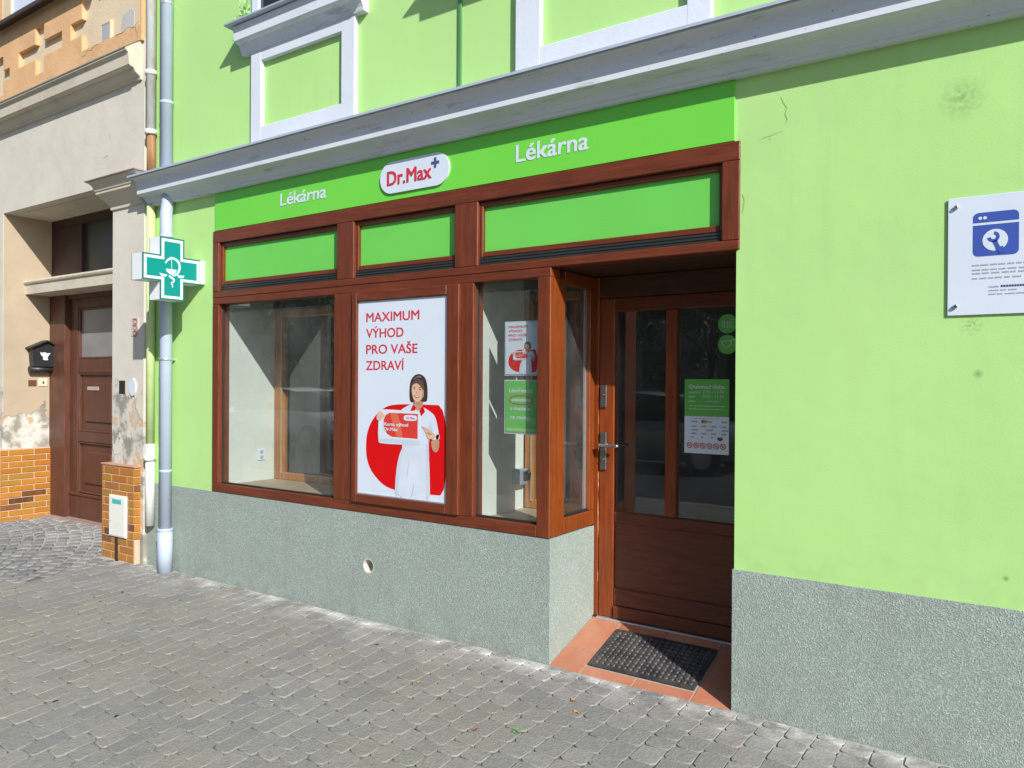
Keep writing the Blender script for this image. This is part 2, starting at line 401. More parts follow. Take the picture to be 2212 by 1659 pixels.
def stone(bm, cs, z, h, inset, rc, tilt):
    """cs: 4 corners (x,y) ccw; rounded block"""
    c = Vector((sum(p[0] for p in cs)/4, sum(p[1] for p in cs)/4)); o = []
    for k in range(4):
        p = Vector(cs[k]); a = Vector(cs[k-1]); b = Vector(cs[(k+1) % 4])
        da, db = (a-p), (b-p); ra = min(rc*random.uniform(.45, 1.6), da.length*.35); rb = min(rc*random.uniform(.45, 1.6), db.length*.35)
        o += [p+da.normalized()*ra, p+db.normalized()*rb]
    tx, ty = random.gauss(0, tilt), random.gauss(0, tilt); z += random.gauss(0, tilt*.07)
    def zz(p): return z+ramp_z(p.x, p.y)+(p.x-c.x)*tx+(p.y-c.y)*ty
    rings = []
    for k, (ins, dz) in enumerate(((0, -h), (0, -inset*.9), (inset*.4, -inset*.3), (inset*1.15, 0))):
        rg = []
        for p in o:
            q = p+(c-p).normalized()*ins if ins else p
            rg.append(bm.verts.new((q.x, q.y, zz(q)+dz)))
        rings.append(rg)
    for i in range(3):
        for k in range(8):
            fc = bm.faces.new((rings[i][k], rings[i][(k+1) % 8], rings[i+1][(k+1) % 8], rings[i+1][k])); fc.smooth = True
    bm.faces.new(rings[3])
bm = BM()
W = .119
random.seed(21)
for i in range(int(11.8/W)):
    u0 = -10.2+i*W; u1 = u0+W
    v = .018+random.uniform(0, .004)
    stag = [.10, .135, .12, .155]
    first = True
    lim = 4.6 if u0 > -9 else 2.5
    tl0 = .17*min(1, max(0, (-1.9-u0)/1.8)); tl1 = .17*min(1, max(0, (-1.9-u1)/1.8))
    while v < lim:
        L = random.choice(stag) if u0 > -2.9 else random.choice([.12, .155, .18, .21])
        if first: L *= random.choice([.4, .55, .8, 1]); first = False
        gp = random.uniform(.0028, .006)/2
        def P(uu, vv, tl):
            wob = .0045*math.sin(vv*9+uu*5)+.003*math.sin(vv*23+uu*17)
            return (uu+tl*vv+wob, -vv+.006*math.sin(uu*4.1)+.004*math.sin(uu*11+vv*3))
        j = lambda: random.uniform(-.0032, .0032)
        cs = [(P(u0+gp+j(), v+L-gp+j(), tl0)), (P(u1-gp+j(), v+L-gp+j(), tl1)), (P(u1-gp+j(), v+gp+j(), tl1)), (P(u0+gp+j(), v+gp+j(), tl0))]
        cx = sum(p[0] for p in cs)/4; cy = sum(p[1] for p in cs)/4
        if not sett_zone(cx, cy): stone(bm, cs, .001, .03, .0024, .014, .007)
        v += L
obj('pavement', bm, PAV, kind='structure')
bm = BM()
random.seed(5)
rad = .30
while rad < 4.6:
    n = int(2*math.pi*rad/.115); rw = .098*random.uniform(.9, 1.1)
    ph = random.random()
    for k in range(n):
        a0 = 2*math.pi*(k+ph)/n; a1 = 2*math.pi*(k+1+ph)/n
        cx, cy = -8.9, -2.6
        m = ((a0+a1)/2); px, py = cx+(rad+rw/2)*math.cos(m), cy+(rad+rw/2)*math.sin(m)
        if not sett_zone(px, py) or px < -12 or py > .47: continue
        if py > -.1 and (px < -8.8 or px > -6.75): continue
        ga = .007/rad; pts = []
        for rr, aa in ((rad+.006, a0+ga), (rad+.006, a1-ga), (rad+rw-.006, a1-ga), (rad+rw-.006, a0+ga)):
            pts.append((cx+rr*math.cos(aa)+random.uniform(-.008, .008), cy+rr*math.sin(aa)+random.uniform(-.008, .008)))
        stone(bm, pts, .004, .04, .013, .016, .03)
    rad += rw
obj('cobbled_apron', bm, SETT, kind='structure')

# ------------------------------------------------------------------ green pharmacy building
PH = thing('pharmacy_building', 'lime green plastered pharmacy building with brown wooden shopfront and grey plinth', 'building', (-3.5, 0, 0))
bm = BM()
def wallface(x0, x1, z0, z1, y=0):  # front sheet, subdivided for gentle unevenness
    box(bm, x0, x1, y, .5, z0, z1)
box(bm, -6.2, -5.288, 0, .5, .685, 2.706)
box(bm, -6.2, 9, 0, .5, 2.706, 9)
box(bm, -1.187, 9, 0, .56, .672, 2.19)
box(bm, -1.172, 9, 0, .5, 2.19, 2.706)
box(bm, -6.2, 9, .5, 7, 3.1, 9); box(bm, -6.2, -5.3, .5, 7, -.2, 3.1); box(bm, -1.0, 9, .56, 7, -.2, 3.1)
obj('wall', bm, MW, PH)
# plinth with a round pipe hole
bm = BM()
hx, hz, hr = -3.60, .347, .049
s = .12; yf = -.005
ring, sq = [], []
for k in range(32):
    a = 2*math.pi*k/32+math.pi/32; c_, s_ = math.cos(a), math.sin(a); m = max(abs(c_), abs(s_))
    ring.append((hx+hr*c_, hz+hr*s_)); sq.append((hx+s*c_/m, hz+s*s_/m))
vr = [bm.verts.new((x, yf, z)) for x, z in ring]; vb = [bm.verts.new((x, .16, z)) for x, z in ring]
for k in range(32):
    k2 = (k+1) % 32
    a = bm.verts.new((sq[k][0], yf, sq[k][1])); b = bm.verts.new((sq[k2][0], yf, sq[k2][1]))
    if abs(sq[k][0]-sq[k2][0]) > 1e-5 and abs(sq[k][1]-sq[k2][1]) > 1e-5:
        cxx = hx+s*(1 if (sq[k][0]+sq[k2][0])/2 > hx else -1); czz = hz+s*(1 if (sq[k][1]+sq[k2][1])/2 > hz else -1)
        c_ = bm.verts.new((cxx, yf, czz)); bm.faces.new((vr[k], a, c_, b, vr[k2]))
    else: bm.faces.new((vr[k], a, b, vr[k2]))
x0, x1, z0, z1 = -6.2, -2.213, -.12, .69
for (a0, a1, b0, b1) in ((x0, hx-s, z0, z1), (hx+s, x1, z0, z1), (hx-s, hx+s, z0, hz-s), (hx-s, hx+s, hz+s, z1)):
    quad(bm, [(a0, yf, b0), (a1, yf, b0), (a1, yf, b1), (a0, yf, b1)])
quad(bm, [(x0, yf, z1), (x1, yf, z1), (x1, .47, z1), (x0, .47, z1)])
quad(bm, [(x1, yf, z0), (x1, .505, z0), (x1, .505, z1), (x1, yf, z1)])
quad(bm, [(x0, yf, z0), (x0, .47, z0), (x0, .47, z1), (x0, yf, z1)])
bmesh.ops.recalc_face_normals(bm, faces=bm.faces[:]); obj('plinth', bm, MP, PH, norm=False); bm = BM()
box(bm, -1.194, 9, -.007, .57, -.12, .672)
bmesh.ops.recalc_face_normals(bm, faces=bm.faces[:])
obj('plinth', bm, MP, PH, norm=False)
bm = BM()
for k in range(32):
    pass
n = 32; rg = []
for yy, rr in ((-.006, hr+.0), (-.006, hr-.006), (.20, hr-.006), (.20, .001)):
    rg.append([bm.verts.new((hx+rr*math.cos(2*math.pi*k/n), yy, hz+rr*math.sin(2*math.pi*k/n))) for k in range(n)])
for i in range(3):
    for k in range(n):
        fc = bm.faces.new((rg[i][k], rg[i][(k+1) % n], rg[i+1][(k+1) % n], rg[i+1][k])); fc.material_index = 1 if i == 2 else 0
obj('vent_pipe', bm, [M('vent_pvc', (.62, .58, .50), .6, .05), BLACK], PH)
# cornice
prof = [(.0, 3.30), (-.20, 3.212), (-.20, 3.197), (-.182, 3.195), (-.168, 3.188), (-.155, 3.176), (-.146, 3.163), (-.142, 3.150), (-.140, 3.080), (-.134, 3.074), (-.110, 3.071), (-.088, 3.062), (-.070, 3.046), (-.060, 3.030), (-.056, 3.020), (-.045, 3.017), (-.042, 3.000), (0, 2.998)]
bm = BM(); extrude_profile(bm, prof, -6.14, 9, 0, 40)
COR = obj('cornice', bm, MC, PH)
bm = BM(); extrude_profile(bm, [(0, 3.308), (-.214, 3.219), (-.2165, 3.203), (-.213, 3.203), (-.2095, 3.215), (0, 3.302)], -6.16, 9, 0, 20)
obj('cap', bm, CAP, COR)
# window surrounds with sills
def surround(x0, x1, i0, i1, ztop, sx0, sx1, sp, sz):
    bm = BM(); t_ = .036
    zb, ib, it = 3.2, 3.405, 3.885
    box(bm, x0, i0, -t_, 0, zb, ztop, 0, .003); box(bm, i1, x1, -t_, 0, zb, ztop, 0, .003)
    box(bm, i0-.004, i1+.004, -t_+.001, 0, zb, ib, 0, .003); box(bm, i0-.004, i1+.004, -t_+.001, 0, it, ztop, 0, .003)
    S = obj('window_surround', bm, WHITE, PH)
    bm = BM()
    d = sp-.055
    extrude_profile(bm, [(0, sz-.02), (-sp+.035, sz-.02), (-sp+.04, sz-.05), (-sp+.045, sz-.06), (-sp+.045, sz-.12), (-sp+.06, sz-.13), (-.075, sz-.135), (-.06, sz-.155), (-.05, sz-.175), (-.045, sz-.20), (0, sz-.20)], sx0+.06, sx1-.06)
    obj('sill', bm, MC, S)
    bm = BM(); extrude_profile(bm, [(0, sz+.035), (-sp, sz+.004), (-sp, sz-.008), (-sp+.006, sz-.008), (-sp+.02, sz-.012), (0, sz-.016)], sx0, sx1)
    obj('sill_flashing', bm, CAP, S)
    return S
surround(-4.80, -3.722, -4.684, -3.846, 4.02, -4.955, -3.57, .16, 4.165)
surround(-2.442, -1.305, -2.278, -1.428, 4.22, -2.62, -1.13, .41, 4.37)  # unseen second sill made extra deep to cast a wedge shadow on the wall
bm = BM()
for a, b in ((-4.80, -4.73), (-3.8, -3.73)): box(bm, a, b, -.03, 0, 4.19, 5.5)
box(bm, -4.73, -3.8, -.029, 0, 4.19, 4.235)
UWN = obj('upper_window', bm, BW, PH)
bm = BM(); quad(bm, [(-4.73, -.006, 4.235), (-3.8, -.006, 4.235), (-3.8, -.006, 5.5), (-4.73, -.006, 5.5)]); obj('pane', bm, DGLASS, UWN)
bm = BM(); box(bm, -2.874, -2.848, -.014, 0, 3.303, 9, 0, .005, 2); obj('dark_wall_strip', bm, M('dark_strip_green', (.075, .235, .085), .7, .08), PH)  # added strip, coloured like a narrow vertical shadow on the wall
# plaster cracks on the right of the sign
CRK = M('crack_green', (.32, .49, .18), .9, .2)  # darker green than the render, for the crack lines
for pts, w in (([(-.985, 2.875), (-.975, 2.85), (-.958, 2.82), (-.965, 2.79), (-.955, 2.765), (-.962, 2.745)], .0045), ([(-.975, 2.72), (-1.0, 2.712), (-1.03, 2.705), (-1.06, 2.70), (-1.08, 2.692)], .0035), ([(-1.03, 2.705), (-1.035, 2.69), (-1.03, 2.68)], .003),
               ([(-5.47, 2.70), (-5.44, 2.695), (-5.40, 2.70)], .003), ([(-1.16, 2.45), (-1.15, 2.42), (-1.155, 2.38), (-1.16, 2.36)], .006)):
    bm = BM(); ribbon(bm, pts, [w*.75*(.4 if i in (0, len(pts)-1) else random.uniform(.7, 1.3)) for i in range(len(pts))], -.0012); obj('plaster_crack', bm, CRK, PH)

# shopfront frame
YF, YB = -.012, .088
bm = BM()
B = .004
box(bm, -5.290, -5.213, YF, YB, .757, 2.138, 1, B); box(bm, -5.290, -5.213, YF, YB, 2.237, 2.614, 1, B)
box(bm, -3.906, -3.745, YF, YB, 2.236, 2.614, 1, B); box(bm, -2.890, -2.718, YF, YB, 2.236, 2.614, 1, B)
box(bm, -3.930, -3.742, YF, YB, .757, 2.139, 1, B); box(bm, -2.890, -2.745, YF, YB, .757, 2.139, 1, B)
box(bm, -1.256, -1.170, YF, YB, 2.236, 2.614, 1, B)
box(bm, -5.290, -1.170, YF, YB, 2.614, 2.705, 0, B)
box(bm, -5.290, -1.170, YF, YB, 2.1895, 2.236, 0, B)
box(bm, -5.290, -2.213, YF+.002, YB, 2.139, 2.188, 0, .003)
box(bm, -5.290, -2.299, YF, YB, .693, .757, 0, B)
box(bm, -2.299, -2.213, YF, .15, .693, 2.139, 1, B)
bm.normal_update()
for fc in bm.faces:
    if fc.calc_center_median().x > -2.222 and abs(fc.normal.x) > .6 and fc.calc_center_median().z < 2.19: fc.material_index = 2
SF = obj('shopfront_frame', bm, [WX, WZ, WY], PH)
bm = BM()
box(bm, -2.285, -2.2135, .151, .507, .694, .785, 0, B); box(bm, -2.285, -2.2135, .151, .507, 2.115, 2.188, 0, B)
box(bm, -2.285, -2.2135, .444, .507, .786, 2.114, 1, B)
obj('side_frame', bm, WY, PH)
# recess soffit
bm = BM(); box(bm, -2.30, -1.17, .09, .62, 2.192, 2.23); obj('soffit', bm, wood('shaded_soffit_wood', (.062, .026, .012), 'x', .45), PH)  # wood colour darkened to carry the shade of the recess
# transoms
def transom(x0, x1, glow):
    bm = BM()
    z0, z1 = 2.238, 2.612
    w = .022; y0, y1 = .012, .06
    box(bm, x0, x0+w, y0, y1, 2.286, z1, 1, .004); box(bm, x1-w, x1, y0, y1, 2.286, z1, 1, .004)
    box(bm, x0+w, x1-w, y0, y1, z1-.030, z1, 0, .004); box(bm, x0+w, x1-w, y0, y1, 2.286, 2.318, 0, .004)
    T = obj('transom_window', bm, [WX, WZ], PH)
    bm = BM(); box(bm, x0+w, x1-w, .034, .04, 2.318, z1-.030); obj('infill_panel', bm, TRANS, T)
    bm = BM()
    extrude_profile(bm, [(.01, 2.284), (.006, 2.272), (.010, 2.268), (.004, 2.255), (.008, 2.252), (.0, 2.239), (.06, 2.239), (.06, 2.284)], x0+.004, x1-.004)
    obj('blind_box', bm, BLACK, T)
transom(-5.213, -3.906, 0); transom(-3.745, -2.890, 0); transom(-2.718, -1.256, 0)
# glazed display windows
def glazed(name, quadpts, beads):
    bm = BM()
    for b in beads: box(bm, *b, 0, .002)
    W_ = obj(name, bm, BLACK, PH)
    bm = BM(); quad(bm, quadpts); obj('pane', bm, GLASS, W_, norm=False)
    return W_
glazed('display_window', [(-5.213, .04, .757), (-3.93, .04, .757), (-3.93, .04, 2.139), (-5.213, .04, 2.139)], [(-5.213, -3.93, .022, .038, .757, .768), (-5.213, -5.203, .022, .038, .768, 2.139)])
glazed('display_window', [(-2.745, .04, .757), (-2.299, .04, .757), (-2.299, .04, 2.139), (-2.745, .04, 2.139)], [(-2.745, -2.299, .022, .038, .757, .769), (-2.745, -2.739, .022, .038, .769, 2.139)])
W_ = glazed('side_window', [(-2.236, .15, .785), (-2.236, .444, .785), (-2.236, .444, 2.115), (-2.236, .15, 2.115)], [(-2.234, -2.218, .151, .443, .785, .802)])
bm = BM(); box(bm, -2.250, -2.238, .425, .443, .79, 2.11); obj('glazing_spacer', bm, SILV, W_)
# casement round the poster
bm = BM()
y0, y1 = -.030, -.011
box(bm, -3.742, -3.697, y0, .03, .757, 2.139, 1, .005); box(bm, -2.937, -2.842, y0, .03, .757, 2.139, 1, .005)
box(bm, -3.697, -2.937, y0, .03, 2.077, 2.139, 0, .005); box(bm, -3.697, -2.937, y0, .03, .757, .813, 0, .005)
obj('window_casement', bm, [WX, WZ], PH)
# display interiors
bm = BM()
box(bm, -5.29, -5.215, .09, .56, .70, 2.3); obj('display_wall', bm, INTW, PH); bm = BM()
box(bm, -3.85, -2.765, .09, .56, .70, 2.3); obj('display_partition', bm, INTW, PH); bm = BM()
box(bm, -5.215, -3.85, .505, .56, 2.13, 2.3); box(bm, -2.765, -2.29, .55, .60, 2.13, 2.3)
box(bm, -5.29, -2.29, .09, .60, 2.24, 2.3)
obj('display_ceiling', bm, ROOM, PH)
bm = BM(); box(bm, -5.215, -3.85, .06, .56, .70, .742); obj('display_floor', bm, INTF, PH); bm = BM(); box(bm, -2.765, -2.25, .06, .60, .70, .735); obj('display_floor', bm, INTF, PH)
def inner(x0, x1, y, z0, z1, w1, g0):
    bm = BM()
    box(bm, x0, x0+w1, y-.02, y+.05, z0, z1, 0, .006); box(bm, x1-w1*.6, x1, y-.02, y+.05, z0, z1, 0, .006)
    box(bm, x0+w1, x1-w1*.6, y-.02, y+.05, z0, z0+.06, 0, .006); box(bm, x0+w1, x1-w1*.6, y-.02, y+.05, z1-.06, z1, 0, .006)
    I_ = obj('inner_window', bm, WI, PH)
    bm = BM(); quad(bm, [(x0+w1, y+.02, z0+.06), (x1-w1*.6, y+.02, z0+.06), (x1-w1*.6, y+.02, z1-.06), (x0+w1, y+.02, z1-.06)]); obj('pane', bm, GLASS, I_, norm=False)
    bm = BM(); box(bm, x0+w1-.004, x0+w1+.008, y-.024, y-.018, z0+.05, z1-.05); obj('seal', bm, INTF, I_)
inner(-5.205, -4.45, .53, .742, 2.13, .085, 0)
inner(-2.76, -2.29, .58, .735, 2.13, .052, 0)
bm = BM(); box(bm, -4.45, -3.85, .51, .56, .742, 2.13); obj('display_back_panel', bm, ROOM, PH)
bm = BM(); box(bm, -5.3, -1.0, .62, 5.0, 0.0, 2.9)
bmesh.ops.recalc_face_normals(bm, faces=bm.faces[:]); bmesh.ops.reverse_faces(bm, faces=bm.faces[:])
fr_ = [fc for fc in bm.faces if all(abs(v.co.y-.62) < 1e-4 for v in fc.verts)]; bmesh.ops.delete(bm, geom=fr_, context='FACES_ONLY')
obj('shop_room', bm, ROOM, PH, norm=False)
# sockets inside displays
bm = BM()
box(bm, -5.215, -5.205, .352, .425, .905, 1.0, 0, .003)
for zz in (.93, .972): tube(bm, [(-5.207, .388, zz), (-5.203, .388, zz)], .016, 14, 1)
obj('wall_socket', bm, [BW, GREYT], PH)
bm = BM()
box(bm, -2.765, -2.70, .43, .52, .90, 1.0, 0, .008, 2); tube(bm, [(-2.69, .505, .93), (-2.68, .50, .97), (-2.69, .49, .99)], .012, 10, 1); box(bm, -2.70, -2.69, .46, .51, .925, .985, 1, .003)
obj('timer_socket', bm, [SILV, BLACK], PH)
# door frame, door
bm = BM()
box(bm, -2.236, -2.188, .508, .60, .13, 2.19, 1, .004)
box(bm, -2.188, -1.187, .512, .60, 2.062, 2.19, 2, .004)
box(bm, -1.235, -1.187, .512, .60, .13, 2.062, 1, .004)
obj('door_frame', bm, [DWX, DWZ, wood('shaded_head_wood', (.075, .028, .012), 'x', .4)], PH)  # head wood darker than the rest: recess shade put into its colour
bm = BM(); YD = .522
box(bm, -2.186, -2.086, YD-.012, YD+.05, .148, 2.06, 1, .006)
box(bm, -1.762, -1.692, YD-.012, YD+.05, .786, 1.978, 1, .006)
box(bm, -1.330, -1.237, YD-.012, YD+.05, .148, 2.06, 1, .006)
box(bm, -2.086, -1.330, YD-.011, YD+.05, 1.978, 2.06, 0, .006)
box(bm, -2.086, -1.330, YD-.011, YD+.05, .718, .786, 0, .006)
box(bm, -2.086, -1.330, YD-.011, YD+.05, .225, .33, 0, .006)
box(bm, -2.086, -1.330, YD+.004, YD+.04, .33, .718, 0)
box(bm, -2.086, -1.330, YD-.026, YD+.05, .148, .225, 0, .01)
DR = obj('door', bm, [DWX, DWZ], PH)
for a, b in ((-2.086, -1.762), (-1.692, -1.330)):
    bm = BM(); quad(bm, [(a, YD+.012, .786), (b, YD+.012, .786), (b, YD+.012, 1.978), (a, YD+.012, 1.978)]); obj('pane', bm, GLASS, DR, norm=False)
bm = BM(); box(bm, -2.173, -2.130, YD-.026, YD-.012, 1.405, 1.540, 0, .004); tube(bm, [(-2.150, YD-.026, 1.478), (-2.150, YD-.036, 1.478)], .009, 16)
obj('lock_plate', bm, PLATE, DR)
bm = BM(); box(bm, -2.173, -2.130, YD-.026, YD-.012, 1.03, 1.258, 0, .004); tube(bm, [(-2.150, YD-.026, 1.093), (-2.150, YD-.036, 1.093)], .009, 16)
obj('lock_plate', bm, PLATE, DR)
bm = BM(); tube(bm, [(-2.150, YD-.02, 1.181), (-2.150, YD-.062, 1.181)], .011, 14); tube(bm, [(-2.165, YD-.062, 1.181), (-2.150, YD-.066, 1.181), (-2.04, YD-.066, 1.181), (-2.03, YD-.066, 1.181)], [.008, .0105, .0105, .009], 14)
obj('door_handle', bm, STEEL, DR)
bm = BM(); box(bm, -2.188, -1.187, .485, .56, .128, .1465, 0, .003); box(bm, -2.212, -2.188, .49, .512, .132, .15, 1)
obj('threshold', bm, [SILV, BLACK], PH)
# chipped edge of the door stile
BARE = M('bare_wood', (.62, .32, .14), .8, .2, 60)
for z0_, z1_, w in ((.62, .86, .008), (.90, 1.02, .006), (1.14, 1.2, .007), (.35, .42, .005), (1.3, 1.36, .004)):
    pts = [(-2.187+random.uniform(-.001, .001), z0_+(z1_-z0_)*k/6) for k in range(7)]
    bm = BM(); ribbon(bm, pts, [w*(.2 if k in (0, 6) else random.uniform(.5, 1.2)) for k in range(7)], YD-.0135); obj('chipped_wood', bm, BARE, DR)
# sloped tiled doorstep
K = .135/.465
bm = BM()
def slab(x0, x1, y0, y1, g=.0025, mi=0, lift=0, th=.012):
    x0 += g; x1 -= g; y0 += g; y1 -= g
    b = bmesh.new()
    v = [b.verts.new((x, y, K*y+lift-(th if k == 0 else 0))) for x in (x0, x1) for y in (y0, y1) for k in (0, 1)]
    for q in ((0, 1, 3, 2), (4, 6, 7, 5), (0, 4, 5, 1), (2, 3, 7, 6), (0, 2, 6, 4), (1, 5, 7, 3)): b.faces.new([v[i] for i in q])
    bmesh.ops.recalc_face_normals(b, faces=b.faces[:]); bmesh.ops.bevel(b, geom=b.edges[:], offset=.0018, segments=1, affect='EDGES')
    join(bm, b)
for a in ((-2.212, -2.012, .19, .468), (-2.212, -2.018, -.012, .188), (-2.014, -1.713, -.012, .058), (-1.711, -1.400, -.012, .058), (-1.398, -1.190, -.012, .107), (-1.398, -1.190, .109, .405), (-2.01, -1.713, .408, .487), (-1.711, -1.400, .408, .487), (-1.398, -1.190, .407, .487), (-2.212, -2.012, .47, .51)): slab(*a)
obj('step_tiles', bm, TILE, PH)
bm = BM(); v = [bm.verts.new((x, y, K*y-.004)) for x, y in ((-2.213, -.013), (-1.188, -.013), (-1.188, .53), (-2.213, .53))]; bm.faces.new(v)
v = [bm.verts.new(p) for p in ((-2.213, -.013, -.1), (-1.188, -.013, -.1), (-1.188, -.013, -.0078), (-2.213, -.013, -.0078))]; bm.faces.new(v)
obj('step_bed', bm, GROUT, PH)

# ------------------------------------------------------------------ doormat
bm = BM()
mx0, mx1, my0, my1 = -2.004, -1.405, .064, .402
b = bmesh.new(); box(b, mx0, mx1, my0, my1, 0, .010, 0)
nx_, ny_ = 17, 10
dx, dy = (mx1-mx0-.03)/nx_, (my1-my0-.03)/ny_
for i in range(nx_):
    for j in range(ny_):
        cx, cy = mx0+.015+dx*(i+.5), my0+.015+dy*(j+.5)
        rg = []
        for (rr, zz) in ((.0155, .0095), (.0145, .0145), (.0105, .0175), (.005, .0165)):
            rg.append([b.verts.new((cx+rr*math.cos(2*math.pi*k/10), cy+rr*.95*math.sin(2*math.pi*k/10), zz)) for k in range(10)])
        for q in range(3):
            for k in range(10): fc = b.faces.new((rg[q][k], rg[q][(k+1) % 10], rg[q+1][(k+1) % 10], rg[q+1][k])); fc.smooth = True
        b.faces.new(rg[3])
for v in b.verts: v.co.z += K*v.co.y+.002
join(bm, b)
t = NT('mat_rubber'); c = t.ramp(t.noise(14, 5), [(.35, (.028, .027, .03)), (.7, (.085, .078, .072))])
bm_o = obj('door_mat', bm, t.done(c, .5, .5), None, 'black studded rubber doormat on the sloping terracotta doorstep', 'doormat')

# ------------------------------------------------------------------ fascia sign
FS = thing('fascia_sign', 'long bright green shop sign above the brown shopfront with white lettering', 'shop sign', (-3.2, 0, 2.706))
bm = BM(); box(bm, -5.268, -1.196, -.010, 0, 2.7075, 2.9965, 0, .0015); obj('panel', bm, SIGN, FS)
bm = BM(); text(bm, 'Lékárna', -4.488, 2.806, .475, .086, -.0125, .0015, 0, .014); obj('lettering', bm, BW, FS)
bm = BM(); text(bm, 'Lékárna', -2.447, 2.799, .462, .096, -.0125, .0015, 0, .015); obj('lettering', bm, BW, FS)
bm = BM(); poly(bm, rrect(-3.498, -2.928, 2.748, 2.948, .0999, 12), -.022, .0118); BDG = obj('name_badge', bm, BW, FS)
bm = BM(); text(bm, 'Dr.Max', -3.432, 2.80, .365, .088, -.0245, .002, 0, .022); obj('badge_lettering', bm, REDT, BDG)
bm = BM(); cx, cz, a, w = -3.035, 2.888, .031, .0085
poly(bm, [(cx-w, cz+a), (cx+w, cz+a), (cx+w, cz+w), (cx+a, cz+w), (cx+a, cz-w), (cx+w, cz-w), (cx+w, cz-a), (cx-w, cz-a), (cx-w, cz-w), (cx-a, cz-w), (cx-a, cz+w), (cx-w, cz+w)], -.0245, .002); obj('plus_mark', bm, NAVY, BDG)

